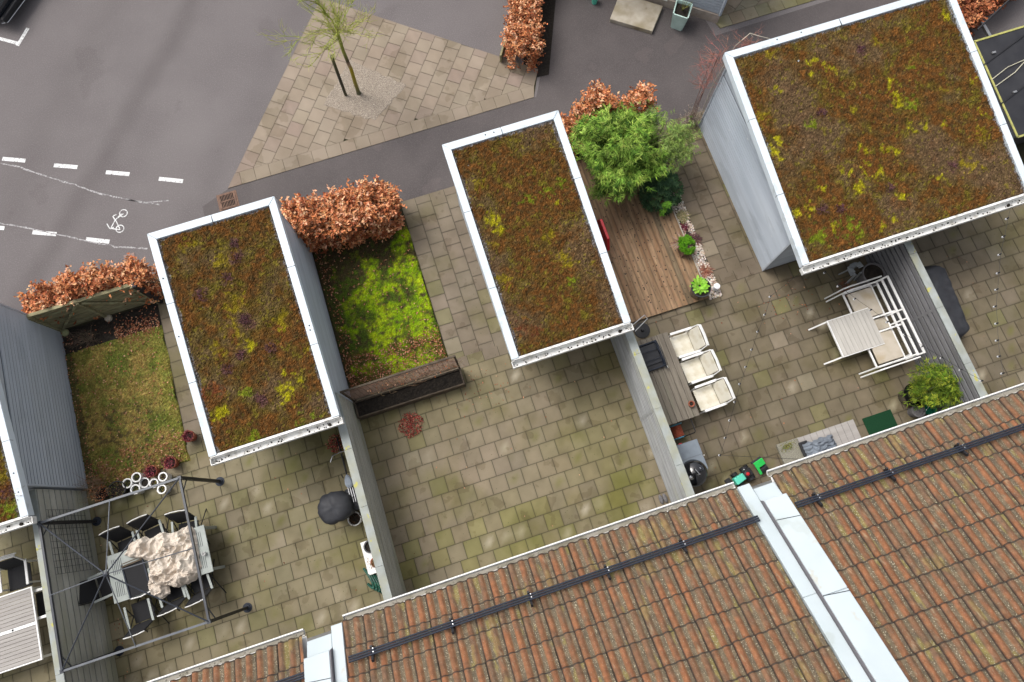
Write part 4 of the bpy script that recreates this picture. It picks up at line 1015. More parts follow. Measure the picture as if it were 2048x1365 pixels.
# red sledge standing on edge beside the shed
pa=at(1197,428,1.15);pb_=at(1221,492,1.0);xs=(pa.x+pb_.x)/2
t=thing('sledge','red plastic sledge standing on edge next to the middle shed above the deck','sledge',(xs,(pa.y+pb_.y)/2,.1))
b=MB();V=[];nn=16;L_=pa.y-pb_.y
for j in range(nn+1):
    yy=pb_.y+L_*j/nn;e=min(j,nn-j)/nn;hh=1.0*min(1,.6+e*2.2)
    V+=[(xs-.03,yy,.11),(xs-.0,yy,.11+hh*.5),(xs-.02,yy,.11+hh),(xs+.03,yy,.11+hh)]
F=[]
for j in range(nn):
    a=j*4;F+=[(a,a+4,a+5,a+1),(a+1,a+5,a+6,a+2),(a+2,a+6,a+7,a+3)]
b.add(V,F);o=b.build('shell',M['red'],t);o.modifiers.new('solid','SOLIDIFY').thickness=.015
b=MB();b.tube([(xs-.02,pb_.y+.2,.9),(xs+.05,pb_.y+.4,.75),(xs-.02,pb_.y+.6,.9)],.006,6);b.build('cord',M['rope'],t)

# ================= TREE, STAKE =================
p=at(718,188)
t=thing('young_tree','slender young street tree with yellow-green lichened twigs in the gravel square','tree',(p.x,p.y,0))
b=MB();top=at(672,58,2.75)
P=[Vector((p.x,p.y,0)),Vector((p.x,p.y,.1)),Vector((p.x,p.y,0)).lerp(top,.2),Vector((p.x,p.y,0)).lerp(top,.42)+Vector((.02,0,0)),Vector((p.x,p.y,0)).lerp(top,.5),Vector((p.x,p.y,0)).lerp(top,.55),Vector((p.x,p.y,0)).lerp(top,.7)+Vector((-.015,0,0)),Vector((p.x,p.y,0)).lerp(top,.9),top]
gcol=[(.1,.1,.06),(.14,.14,.08),(.3,.25,.05),(.42,.33,.02),(.36,.25,.17),(.1,.08,.05),(.3,.32,.06),(.34,.4,.06),(.36,.44,.08)]
b.tube(P,[.075,.055,.05,.047,.047,.045,.043,.041,.035],10,gcol)
b.build('trunk',M['bark'],t)
b=MB()
def branch(p,d,L_,r,dep):
    pts=[p];n=4;dd=d.copy()
    for k in range(n):
        dd=(dd+Vector((random.gauss(0,.13),random.gauss(0,.13),random.gauss(.03,.06)))).normalized();pts.append(pts[-1]+dd*L_/n)
    c0=jit(random.choice(((.38,.42,.07),(.46,.48,.12),(.38,.33,.15),(.3,.36,.06))),.15)
    b.tube(pts,[r,r*.85,r*.7,r*.55,r*.3],5 if dep<2 else 4,c0)
    if dep<3:
        for _ in range(4 if dep else 5):
            i=random.randint(1,n);k=random.uniform(-.9,.9)
            nd=(dd+Vector((random.gauss(0,.55),random.gauss(0,.55),random.gauss(.1,.3)))).normalized()
            branch(pts[i].lerp(pts[i-1],random.random()),nd,L_*random.uniform(.4,.7),max(.0036,r*.6),dep+1)
for k in range(13):
    a=k*2.4+random.random()*.5;h_=random.uniform(-.5,.12);base=top+(Vector((p.x,p.y,0))-top).normalized()*max(0,-h_)*.8
    branch(base,Vector((math.cos(a),math.sin(a),random.uniform(.1,1.1))).normalized(),random.uniform(.7,1.25),.013,0)
branch(top,Vector((0,0,1)),1.0,.022,0)
b.build('crown',M['bark'],t)
p=at(692,192);q=at(663,113,1.62);b=MB();b.tube([(p.x,p.y,0),p.lerp(q,.5),q],[.04,.042,.042],8,[(.1,.09,.05),(.06,.055,.04),(.15,.15,.06)])
tag(b.build('tree_stake',M['bark']),'dark mossy wooden stake standing left of the young tree','stake')

# ================= LEFT WOODEN FENCE =================
t=thing('slatted_fence','weathered greenish fence of horizontal boards with braces, between the beech hedge and the left lawn','fence',(-8.5,7.85,0))
b=MB();n=9
for k in range(n): 
    z=.04+k*.133;b.box(-9.75,-7.2,7.82,7.842,z,z+.118)
b.build('boards',M['oldwood'],t)
b=MB();b.box(-9.76,-7.18,7.79,7.87,1.25,1.285);b.build('top_rail',M['oldwood'],t)
for xx in (-9.72,-8.55,-7.24):
    b=MB();b.box(xx-.035,xx+.035,7.75,7.815,0,1.26);b.build('post',M['oldwood'],t)
for (xa,xb) in ((-9.7,-8.62),(-7.3,-8.48)):
    b=MB();b.beam((xa,7.77,.06),(xb,7.77,1.2),.05,.04,up=(0,1,0));b.build('brace',M['oldwood'],t)
b=MB();b.box(-7.21,-7.11,7.72,7.87,0,1.3);b.build('end_post',M['black'],t,bevel=.01)
for i,(px,py,lab) in enumerate(((128,665,'pale green-topped'),(215,636,'pale sandy'))):
    p=at(px,py,.1);b=MB();b.lathe([(.08,0),(.1,.04),(.09,.09),(.03,.12),(0,.12)],(p.x,p.y,0),9,(.36,.38,.2) if i==0 else (.45,.4,.32));tag(b.build('footing_stone',M['pebble']),lab+' stone at the foot of the slatted fence','stone')
# twigs in the soil bed
twigbush('bare_shrub','low tangle of bare twigs in the dark bed under the slatted fence','shrub',(-9.1,7.35),34,.3,.42,(.2,.15,.11),.0035,5,spread=1.2)
twigbush('bare_shrub','tangle of bare straw-coloured twigs in the large black pot left of the trefoil pots','shrub',(-9.35,3.62),30,.4,.65,(.3,.2,.13),.0035,6,(-.2,0),spread=.9)
# trellis planter
t=thing('trellis_planter','brown wooden planter trough with a wire trellis standing at its back, below the mossy lawn','planter',(-1.72,3.4,0))
X0,X1,Y0,Y1=-3.05,-.34,3.2,3.62
for nm,(a,b_,c,d_) in (('front_board',(X0,X1,Y0,Y0+.035)),('back_board',(X0,X1,Y1-.035,Y1)),('end_board',(X0+.001,X0+.036,Y0+.036,Y1-.036)),('end_board',(X1-.036,X1-.001,Y0+.036,Y1-.036))):
    b=MB();b.box(a,b_,c,d_,.02,.36);b.build(nm,M['brownwood'],t,bevel=.004)
b=MB();V=[];nn=60
for j in range(9):
    for i in range(nn+1): V.append((X0+.036+(X1-X0-.072)*i/nn,Y0+.036+(Y1-Y0-.072)*j/8,.3+random.uniform(-.012,.012)+.02*ns(i*.4,j*.6)))
b.add(V,[(j*(nn+1)+i,j*(nn+1)+i+1,(j+1)*(nn+1)+i+1,(j+1)*(nn+1)+i) for j in range(8) for i in range(nn)]);b.build('soil',M['soil'],t)
zt=1.55
for nm,a,c in (('post',(X0+.02,3.66,.02),(X0+.02,3.66,zt)),('post',(X1-.02,3.66,.02),(X1-.02,3.66,zt)),('top_rail',(X0-.01,3.66,zt+.02),(X1+.01,3.66,zt+.02)),('bottom_rail',(X0+.042,3.66,.42),(X1-.042,3.66,.42))):
    b=MB();b.beam(a,c,.045,.04);b.build(nm,M['brownwood'],t)
b=MB()
for k in range(15): b.beam((X0+.04,3.66,.48+k*.07),(X1-.04,3.66,.48+k*.07),.008,.008)
for k in range(22): x=X0+.1+k*(X1-X0-.2)/21;b.beam((x,3.655,.44),(x,3.655,zt),.006,.006)
b.build('mesh',M['rust'],t)
b=MB()
for k in range(95):
    x=random.uniform(X0+.7,X1-.05);z=random.uniform(.4,1.2);pts=[Vector((x,3.63+random.uniform(-.05,.05),z))]
    for q in range(4): pts.append(pts[-1]+Vector((random.gauss(0,.12),random.gauss(-.01,.035),random.gauss(.06,.08))))
    b.tube(pts,.0035,4,jit(random.choice(((.26,.17,.1),(.35,.25,.15),(.16,.09,.06))),.2))
for k in range(120):
    x=random.uniform(X0+.5,X1-.1);b.leaf((x,3.64+random.uniform(-.06,.05),random.uniform(.45,1.5)),(random.gauss(0,1),random.gauss(0,.5),random.gauss(0,1)),.05,.03,jit(random.choice(COPPER),.2))
b.build('dry_vines',M['bark'],t)
# red low plants on the slabs
def redplant(label,px,py,r,n,cols=((.3,.04,.03),(.4,.1,.07),(.2,.02,.02),(.5,.2,.14)),h=.12):
    p=at(px,py,.05);t=thing('low_shrub',label,'shrub',(p.x,p.y,0));f=MB()
    for _ in range(n):
        a=random.uniform(0,6.28);rr=r*math.sqrt(random.random())*(1+.3*ns(a*2,px));z=.02+h*(1-(rr/r/1.3)**2)*random.random()
        f.leaf((p.x+math.cos(a)*rr,p.y+math.sin(a)*rr,max(.02,z)),(random.gauss(0,1),random.gauss(0,1),random.uniform(-.1,.8)),.05*random.uniform(.6,1.2),.026,jit(random.choice(cols),.25))
    f.build('foliage',M['dryleaf'],t);b=MB()
    for k in range(16):
        a=random.uniform(0,6.28);b.tube([(p.x,p.y,.015),(p.x+math.cos(a)*r*.6,p.y+math.sin(a)*r*.6,.05),(p.x+math.cos(a)*r*1.15,p.y+math.sin(a)*r*1.15,.07)],[.005,.004,.002],4,(.12,.06,.05))
    b.build('stems',M['bark'],t)
redplant('clump of dark red leaves lying alone on the empty middle terrace',822,850,.29,520)
redplant('dark red leafy clump between the shed gutter and the bicycle handlebars',672,888,.22,230)
redplant('sparse orange-red dried plant left of the white sofa bench',1690,578,.22,90,((.35,.13,.07),(.25,.08,.05)))
# ================= PERGOLA FRAME =================
gx0,gx1,gy0,gy1,gz=-9.68,-6.68,-.175,2.835,2.02
t=thing('pergola_frame','dark metal gazebo frame without its canopy, standing over the dining table','gazebo',((gx0+gx1)/2,(gy0+gy1)/2,0))
cor=[(gx0,gy1),(gx1,gy1),(gx1,gy0),(gx0,gy0)]
M['anth']=mat('anthracite_tube',(.03,.036,.048),(.024,.028,.038),rough=.4,spec=.5);M['bar']=mat('grey_tube',(.13,.14,.155),(.1,.11,.125),rough=.4)
for (x,y) in cor:
    b=MB();b.beam((x,y,.02),(x,y,gz-.03),.065,.065);o=b.build('post',M['black'],t)
    b=MB();b.lathe([(.11,.017),(.11,.028),(.075,.034),(.07,.055),(.034,.06)],(x,y,0),24);b.build('foot_plate',M['slate'],o,auto=30)
for k in range(4):
    a,b_=Vector((*cor[k],gz)),Vector((*cor[(k+1)%4],gz));d=(b_-a).normalized()
    b=MB();b.beam(a+d*.035,b_-d*.035,.045,.05);b.build('top_beam',M['anth'] if k%2 else M['bar'],t)
    b=MB();b.beam(a-Vector((0,0,.03)),a+Vector((0,0,.03)),.075,.075);b.build('corner_joint',M['anth'],t)
    for dd in (d,-(Vector((*cor[k-1],gz))-a).normalized()*-1):
        b=MB();b.beam(a+dd*.3-Vector((0,0,.02)),a-Vector((0,0,.3))+dd*.02,.018,.018);b.build('brace',M['anth'],t)
ap=Vector(((gx0+gx1)/2,(gy0+gy1)/2,2.62))
b=MB();b.lathe([(.03,-.05),(.05,-.02),(.05,.03),(0,.05)],ap,12);b.build('hub',M['anth'],t)
for k in range(4):
    a,b_=Vector((*cor[k],gz+.02)),Vector((*cor[(k+1)%4],gz+.02));m_=(a+b_)/2
    for e in (a,m_):
        d=(e-ap).normalized();b=MB();b.tube([ap+d*.05,e],.015 if e is a else .011,8);b.build('rafter',M['anth'] if e is a else M['bar'],t)

# ================= DARK DINING CHAIRS =================
def sling_chair():
    t=thing('dining_chair','x','chair')
    b=MB();b.panel((-.23,-.2,.44),(.23,-.2,.44),(.23,.24,.46),(-.23,.24,.46),.02);b.build('seat',M['mesh_black'],t,bevel=.004)
    b=MB();b.panel((-.23,-.235,.47),(.23,-.235,.47),(.22,-.42,1.02),(-.22,-.42,1.02),.02)
    b.build('backrest',M['mesh_black'],t,bevel=.004)
    b=MB();b.tube([(-.235,-.425,1.03),(-.1,-.44,1.045),(.1,-.44,1.045),(.235,-.425,1.03)],.012,8);b.build('top_rail',M['whitedirty'],t)
    for s in (-1,1):
        b=MB();b.panel((s*.27-.027,-.27,.66),(s*.27+.027,-.27,.66),(s*.27+.027,.22,.67),(s*.27-.027,.22,.67),.022);b.build('armrest',M['grey_paint'],t,bevel=.006,seg=2)
        b=MB();b.tube([(s*.255,-.45,.01),(s*.255,.0,.45),(s*.27,.2,.65)],.013,6);b.build('leg',M['black'],t)
        b=MB();b.tube([(s*.245,.38,.01),(s*.245,.05,.36),(s*.25,-.28,.66),(s*.235,-.42,1.03)],.013,6);b.build('leg',M['black'],t)
    return t
CH=sling_chair();CH['group']='dark garden chairs around the grey table'
def put(proto,px,py,z,rz,label,first=[True],used=set()):
    p=at(px,py,z)
    if id(proto) not in used: used.add(id(proto)); return place(proto,(p.x,p.y,0),rz,label)
    return dup(proto,(p.x,p.y,0),rz,label)
put(CH,312,1072,.45,PI+.12,'black sling chair with grey armrests in the middle of the row above the grey table')
put(CH,258,1095,.45,PI+.1,'black sling chair at the upper left corner of the grey table')
put(CH,378,1062,.45,PI-.1,'black sling chair at the upper right of the grey table, next to the pergola beam')
put(CH,287,1223,.45,.05,'black sling chair fully visible below the lower left corner of the grey table')
put(CH,350,1180,.45,.1,'black sling chair under the hanging edge of the beige canvas')
put(CH,402,1163,.45,.12,'black sling chair at the lower right corner of the grey table')
put(CH,215,1170,.45,-PI/2+.1,'black sling chair at the left end of the grey table against the fence')
# table
t=thing('dining_table','grey garden table with grooved ends, piled with beige canvas','table',(-8.08,1.35,0))
tx0,tx1,ty0,ty1=-9.2,-6.95,.82,1.88
for (a,c) in ((tx0,-8.45),(-8.447,-7.703),(-7.7,tx1)):
    b=MB();b.box(a,c,ty0,ty1,.71,.74);b.build('top_panel',M['grey_paint'],t,bevel=.005)
b=MB()
for gx in (tx0,tx1-.42,):
    for k in range(6):
        for (ya,yb) in ((ty0+.12,ty0+.46),(ty0+.6,ty1-.12)): x=gx+.1+k*.04;b.box(x,x+.011,ya,yb,.739,.7415)
b.each('groove',M['slate'],t)
for (x,y) in ((tx0+.06,ty0+.06),(tx1-.06,ty0+.06),(tx0+.06,ty1-.06),(tx1-.06,ty1-.06)):
    b=MB();b.box(x-.03,x+.03,y-.03,y+.03,.0,.708);b.build('leg',M['grey_paint'],t)
p=at(408,1108,.8);b=MB();b.lathe([(.04,0),(.045,.09),(.04,.095),(.036,.02)],(p.x,p.y,.742),14);tag(b.build('cup',M['white'],auto=35),'small white cup on the right end of the grey table','cup')
# folded chair lying on the table
p=at(272,1158,.85);t=thing('folded_chair','folded black chair lying flat on the left part of the grey table','chair',(0,0,0))
b=MB();b.panel((-.22,-.34,.8),(.22,-.34,.8),(.22,.36,.83),(-.22,.36,.83),.015);b.build('backrest',M['mesh_black'],t)
b=MB();b.panel((-.2,-.28,.765),(.2,-.28,.765),(.2,.3,.765),(-.2,.3,.765),.015);b.build('seat',M['mesh_black'],t)
for s in (-1,1):
    b=MB();b.beam((s*.235,-.36,.815),(s*.235,.4,.84),.03,.025);b.build('side_rail',M['slate'],t)
    b=MB();b.beam((s*.275,-.32,.795),(s*.275,.12,.795),.05,.02);b.build('armrest',M['grey_paint'],t,bevel=.005)
b=MB();b.tube([(-.23,-.37,.82),(0,-.4,.825),(.23,-.37,.82)],.014,8);b.build('top_rail',M['white'],t)
b=MB();b.beam((-.23,.36,.85),(.23,.36,.85),.035,.03);b.beam((-.23,.42,.83),(.23,.42,.83),.02,.02);b.build('crossbar',M['brownwood'],t)
place(t,(p.x,p.y,0),.07)
# canvas heap
def heap():
    O=[(250,1112),(262,1085),(285,1075),(303,1077),(318,1066),(340,1068),(362,1058),(378,1050),(386,1060),(391,1082),(396,1110),(400,1136),(392,1160),(372,1168),(354,1176),(336,1172),(338,1188),(322,1196),(304,1192),(298,1170),(300,1145),(296,1122),(272,1116)]
    P=[at(a,b,.8) for a,b in O]
    def inside(x,y):
        c=False;n=len(P);mind=9
        for i in range(n):
            a,b=P[i],P[(i+1)%n]
            if (a.y>y)!=(b.y>y) and x<(b.x-a.x)*(y-a.y)/(b.y-a.y)+a.x:c=not c
            ab=b-a;t_=max(0,min(1,((x-a.x)*ab.x+(y-a.y)*ab.y)/(ab.x**2+ab.y**2)));mind=min(mind,math.hypot(x-a.x-ab.x*t_,y-a.y-ab.y*t_))
        return mind if c else -mind
    x0,x1=min(p.x for p in P)-.08,max(p.x for p in P)+.08;y0,y1=min(p.y for p in P)-.08,max(p.y for p in P)+.08
    h=.011;nx,ny=int((x1-x0)/h),int((y1-y0)/h);idx={};m=MB();V=[];F=[]
    for j in range(ny+1):
        for i in range(nx+1):
            x=x0+i*h;y=y0+j*h;d=inside(x,y)+.03*ns(x*9,y*9,3)
            if d<-.012: continue
            wx,wy=x+.09*fbm(x,y,4,3,8),y+.09*fbm(x,y,4,3,18)
            r1=1-abs(mn.noise(Vector((wx*2.7+wy*1.2,wy*2.4-wx*1.4,1))))*3.0
            r2=1-abs(mn.noise(Vector((wx*6.5-wy*4,wy*4.5,5))))*3.2
            r3=1-abs(mn.noise(Vector((wx*15,wy*13+wx*5,9))))*2.2
            z=.765+min(1,max(0,d)/.14)**.5*(.11+.1*mn.noise(Vector((wx*2.2,wy*2.2,4)))+.13*max(0,1-abs(mn.noise(Vector((wx*2.5+wy*1.4,wy*1.9-wx,1))))*5.5)+.085*max(0,1-abs(mn.noise(Vector((wx*3.4-wy*3,wy*2.8+wx,5))))*5)+.05*max(0,1-abs(mn.noise(Vector((wx*7,wy*5-wx*3,15))))*4)+.008*r3)
            idx[(i,j)]=len(V);V.append((x,y,max(.745,z) if d>.01 else .745))
    for (i,j),a in idx.items():
        q=[idx.get((i+1,j)),idx.get((i+1,j+1)),idx.get((i,j+1))]
        if None not in q:F.append((a,*q))
    m.add(V,F);o=m.build('canvas_heap',M['cloth'],smooth=True)
    return tag(o,'crumpled heap of beige gazebo canvas on the grey table','cloth')
heap()
# ================= POTS ON THE LEFT TERRACE =================
def simple_pot(label,px,py,z,r,h,m,name='flower_pot',cat='pot',foliage=None,fn=0,fh=.1,fl=.05,fr=None,gp=None,lw=.018):
    p=at(px,py,z);t=thing(name,label,cat,(p.x,p.y,0),gp);potf(t,p.x,p.y,.016,r,h,m,.012)
    if foliage:
        f=MB();fr=fr or r
        for _ in range(fn):
            a=random.uniform(0,6.28);rr=fr*math.sqrt(random.random());f.leaf((p.x+math.cos(a)*rr,p.y+math.sin(a)*rr,h-.02+fh*random.random()),(math.cos(a)+random.gauss(0,.5),math.sin(a)+random.gauss(0,.5),random.uniform(.2,2.2)),fl*random.uniform(.6,1.2),lw,jit(random.choice(foliage),.3))
        f.build('foliage',M['leaf'],t)
    return t
HE=((.28,.05,.08),(.2,.03,.05),(.35,.1,.12),(.12,.03,.03))
simple_pot('terracotta pot with dark red heather on the right edge of the left lawn',377,873,.25,.13,.24,M['terracotta'],foliage=HE,fn=260,fh=.14)
simple_pot('dark pot with purplish red heather, the right one of two beside the pergola beam',341,926,.25,.135,.25,M['terracotta'],foliage=HE,fn=300,fh=.18)
simple_pot('dark pot with magenta red heather, just above the white trefoil pots',303,943,.25,.13,.25,M['terracotta'],foliage=HE,fn=300,fh=.18)
simple_pot('large black tub with dead plants left of the white trefoil pots',234,980,.3,.2,.3,M['black'],foliage=((.12,.13,.04),(.2,.15,.08),(.3,.14,.07)),fn=160,fh=.12)
simple_pot('black pot with russet dried leaves in the corner by the shed wall',203,988,.22,.13,.22,M['black'],foliage=COPPER,fn=200,fh=.2,fr=.2)
def trefoil(label,centres,r,h,m,fol):
    P=[at(a,b,h) for a,b in centres];c=sum(P,Vector())/len(P);t=thing('trefoil_planter',label,'planter',(c.x,c.y,0),'white trefoil planters')
    for p in P:
        b=MB();b.lathe([(r*.85,0),(r,h),(r-.03,h),(r-.036,h-.07)],(p.x,p.y,.016),28);b.build('bowl',m,t,auto=35)
        b=MB();b.lathe([(r-.03,h-.075),(r-.03,h-.06),(0,h-.05)],(p.x,p.y,.016),20);b.build('potting_soil',M['soil'],t)
        f=MB()
        for _ in range(70):
            a=random.uniform(0,6.28);rr=r*.8*math.sqrt(random.random());f.leaf((p.x+math.cos(a)*rr,p.y+math.sin(a)*rr,h-.03),(random.gauss(0,1),random.gauss(0,1),random.uniform(0,1.5)),.035,.014,jit(random.choice(fol),.3))
        f.build('foliage',M['leaf'],t)
G1=((.12,.14,.04),(.08,.1,.03),(.2,.17,.05))
trefoil('white trefoil planter made of three round bowls, the left one under the pergola beam',[(255,967),(273,955),(271,979)],.118,.28,M['white'],G1)
trefoil('white trefoil planter with yellowish seedlings, the right one under the pergola beam',[(308,967),(326,954),(324,979)],.112,.26,M['white'],((.3,.28,.05),(.2,.1,.08),(.14,.15,.05)))
simple_pot('white pot nearly hidden between the two trefoil planters',290,966,.2,.11,.22,M['white'])
# wire grid against the fence
t=thing('wire_trellis','fine dark wire trellis lying against the fence beside the pergola','trellis',(-9.76,2.4,0));b=MB()
for k in range(11): b.beam((-9.775,1.75+k*.14,.25),(-9.775,1.75+k*.14,1.6),.006)
for k in range(11): b.beam((-9.768,1.75,.3+k*.125),(-9.768,3.15,.3+k*.125),.006)
b.build('wires',M['slate'],t)

# ================= NEIGHBOUR'S TABLE, BOTTOM LEFT =================
q=at(66,1172,.74);q2=at(80,1321,.74)
t=thing('patio_table','white-framed garden table with taupe slats at the lower left edge','table',(q.x-1.1,(q.y+q2.y)/2,0))
xr=(q.x+q2.x)/2;yt,yb=q.y,q2.y;xl=xr-2.1
for (y0_,y1_) in ((yt-.03,yt),(yb,yb+.03),((yt+yb)/2-.035,(yt+yb)/2+.035)):
    b=MB();b.box(xl,xr,y0_,y1_,.72,.745);b.build('frame_rail',M['white'],t)
for xx in (xl,xr):
    b=MB();b.box(xx-.015,xx+.015,yb,yt,.7,.7475);b.build('frame_rail',M['white'],t)
b=MB()
for (ya,yb_) in ((yb+.035,(yt+yb)/2-.04),((yt+yb)/2+.04,yt-.035)):
    n=9;w2=(yb_-ya)/n
    for k in range(n): b.box(xl+.018,xr-.018,ya+k*w2+.004,ya+(k+1)*w2-.004,.722,.74)
b.build('slats',M['slatx'],t)
b=MB();c=at(25,1260,.75);b.lathe([(.022,0),(.022,.003),(0,.003)],(c.x,(yt+yb)/2,.7465),14);b.build('parasol_hole',M['black'],t)
for (x,y) in ((xr-.05,yt-.05),(xr-.05,yb+.05),(xl+.05,yt-.05),(xl+.05,yb+.05)):
    b=MB();b.box(x-.025,x+.025,y-.025,y+.025,.0,.71);b.build('leg',M['white'],t)
for yy in (yt-.0,yb+.02):
    b=MB();b.beam((xr+.02,yy-.02,.03),(xr+.34,yy+.03,.03),.09,.03);o=b.build('floor_rail',M['cap_metal'],t)
def whitechair(name='garden_chair',m1='sling_white'):
    t=thing(name,'x','chair')
    b=MB();b.panel((-.26,-.24,.43),(.26,-.24,.43),(.26,.26,.45),(-.26,.26,.45),.025);b.build('seat',M[m1],t,bevel=.006)
    b=MB();b.panel((-.26,-.25,.46),(.26,-.25,.46),(.25,-.4,.9),(-.25,-.4,.9),.02);b.build('backrest',M[m1],t,bevel=.006)
    for z,y in ((.92,-.415),(.88,-.45),(.84,-.485)):
        b=MB();b.tube([(-.27,y,z),(0,y-.015,z),(.27,y,z)],.013,8);b.build('back_rail',M['white'],t)
    for s in (-1,1):
        b=MB();b.panel((s*.3-.03,-.33,.64),(s*.3+.03,-.33,.64),(s*.3+.03,.24,.66),(s*.3-.03,.24,.66),.025);b.build('armrest',M['white'],t,bevel=.008,seg=2)
        b=MB();b.beam((s*.285,-.26,.01),(s*.3,-.28,.63),.03,.035);b.build('leg',M['white'],t)
        b=MB();b.beam((s*.285,.22,.01),(s*.3,.2,.63),.03,.035);b.build('leg',M['white'],t)
        b=MB();b.beam((s*.3,-.3,.64),(s*.27,-.41,.91),.025,.025);b.build('back_post',M['white'],t)
    return t
WC=whitechair();WC['group']='white sling chairs along the wooden table'
put(WC,1364,690,.45,PI/2,'white chair at the upper end of the wooden table, topmost of the three')
put(WC,1388,740,.45,PI/2+.02,'middle one of the three white chairs along the wooden table')
put(WC,1414,795,.45,PI/2+.03,'white stained chair at the lower end of the wooden table, beside the terracotta pot')
NC=whitechair('garden_chair','mesh_black')
p=at(40,1163,.45);place(NC,(p.x,p.y+.1,0),PI,'white-framed dark chair standing above the slatted table at the left edge')
q=dup(NC,at(92,1205,.45)*1,PI/2,'white-framed black chair half hidden behind the fence left of the pergola');q.location.z=0;q.location.x+=.05

# ================= BICYCLE, GRILL, POTS BY THE MIDDLE-LEFT FENCE =================
def bike():
    t=thing('bicycle','black bicycle leaning on the grey fence with its rear wheel towards the covered barbecue','bicycle',(-3.5,2.2,0))
    ax=-3.72;tl=.22
    P=lambda y,z,dx=0:(ax+tl*z+dx,y,z+.016)
    for yy in (1.52,2.58):
        c=[P(yy+.34*math.cos(k*PI/14),.34+.34*math.sin(k*PI/14)) for k in range(28)];b=MB();b.tube(c,.019,6,closed=True);w_=b.build('wheel',M['black'],t)
        c=[P(yy+.315*math.cos(k*PI/14),.34+.315*math.sin(k*PI/14)) for k in range(28)];b=MB();b.tube(c,.009,5,closed=True);b.build('rim',M['chrome'],w_)
        b=MB()
        for k in range(14): b.beam(P(yy,.34),P(yy+.31*math.cos(k*PI/7),.34+.31*math.sin(k*PI/7)),.003)
        b.build('spokes',M['chrome'],w_)
    b=MB()
    for a,c in ((P(1.52,.34),P(1.95,.3)),(P(1.95,.3),P(1.8,.85)),(P(1.95,.3),P(2.42,.75)),(P(1.8,.72),P(2.42,.82)),(P(1.8,.75),P(1.52,.34)),(P(2.42,.9),P(2.58,.34))): b.tube([a,c],.016,7)
    b.build('frame',M['black'],t)
    b=MB();b.lathe([(.0,-.03),(.05,-.02),(.06,0),(.04,.03),(0,.035)],(0,0,0),12)
    V=[(ax+tl*.9+(v[0]*1.5),1.78+v[1]*2.6-(abs(v[0])*.6),.92+v[2]) for v in b.v];b.v=V;b.build('saddle',M['bag'],t)
    b=MB();b.tube([P(2.3,1.0,-.28),P(2.42,1.04,-.2),P(2.45,1.02,0),P(2.42,1.04,.2)],.013,7);b.tube([P(2.45,1.02),P(2.42,.85)],.013,6);b.build('handlebar',M['chrome'],t)
    b=MB();
    for dx in (-.05,0,.05): b.beam(P(1.3,.74,dx),P(1.72,.76,dx),.01)
    b.build('rack',M['chrome'],t);b=MB();b.panel(P(1.2,.55,-.03),P(1.2,.55,.03),P(1.75,.73,.03),P(1.75,.73,-.03),.004);b.build('mudguard',M['chrome'],t)
    b=MB();b.beam(P(1.95,.3,-.1),P(2.05,.18,-.12),.02);b.build('pedal',M['black'],t)
    return t
bike()
def blob(name,label,cat,cx,cy,prof,m,sq=1,n=48,fold=.04,seed=1,rz=0,power=2.6,z0=.016):
    b=MB();rows=[];V=[];
    for i,(r,z) in enumerate(prof):
        for k in range(n):
            a=2*PI*k/n;ca,sa=math.cos(a),math.sin(a);sr=(abs(ca)**power+abs(sa)**power)**(-1/power)
            rr=r*sr*(1+fold*(1 if z<prof[-1][1]*.9 else .4)*(ns(a*2.2,seed)*1.2+.6*math.sin(a*9+seed+z*2)*ns(a*3,seed+2)))
            x,y=rr*ca,rr*sa*sq;V.append((cx+x*math.cos(rz)-y*math.sin(rz),cy+x*math.sin(rz)+y*math.cos(rz),z0+z+fold*.5*ns(x*5,y*5,seed)*(1 if z>.1 else 0)))
    m_=len(prof);F=[(i*n+k,i*n+(k+1)%n,(i+1)*n+(k+1)%n,(i+1)*n+k) for i in range(m_-1) for k in range(n)]
    F.append(tuple((m_-1)*n+k for k in range(n)))
    b.add(V,F);o=b.build(name,m,smooth=True);return tag(o,label,cat) if label else o
p=at(668,1015,.95)
blob('covered_barbecue','round barbecue under a black fabric cover beside the bicycle','barbecue',p.x,p.y,[(.3,0),(.33,.3),(.36,.6),(.39,.8),(.37,.92),(.28,.99),(.14,1.02),(.03,1.025)],M['cover'],.9,seed=3,fold=.13)
p=at(702,1000,.6);blob('covered_side_table','small black covered side table between the barbecue cover and the fence','table',p.x+.12,p.y,[(.2,0),(.22,.4),(.22,.66),(.17,.7),(.05,.71)],M['cover'],1.2,seed=6,power=5)
simple_pot('round pale-rimmed pot with dead brown plants between the barbecue cover and the fence',709,1038,.4,.15,.4,M['whitedirty'],foliage=((.12,.06,.03),(.07,.05,.03)),fn=120,fh=.05)
a_=at(721,1086,.3);c_=at(757,1150,.3)
t=thing('polystyrene_box','white polystyrene box against the fence carrying two plant pots','box',(-3.5,.5,0))
b=MB();b.box(-3.76,-3.3,c_.y+.05,a_.y,.016,.3);b.build('box',M['white'],t,bevel=.01)
p=at(738,1097,.45);t=thing('flower_pot','black pot on the white box, half under the fence capping','pot',(-3.38,p.y,.3));potf(t,-3.52,p.y+.03,.301,.13,.2,M['gloss_black'])
simple=at(745,1127,.45);t=thing('flower_pot','brown tangled dried plant in a pot on the white box','pot',(-3.38,simple.y,.3));potf(t,-3.5,simple.y,.301,.1,.14,M['terracotta']);f=MB()
for _ in range(200): f.leaf((-3.5+random.gauss(0,.07),simple.y+random.gauss(0,.07),.45+random.uniform(0,.08)),(random.gauss(0,1),random.gauss(0,1),random.gauss(0,1)),.06,.012,jit((.22,.14,.07),.4))
f.build('foliage',M['dryleaf'],t)
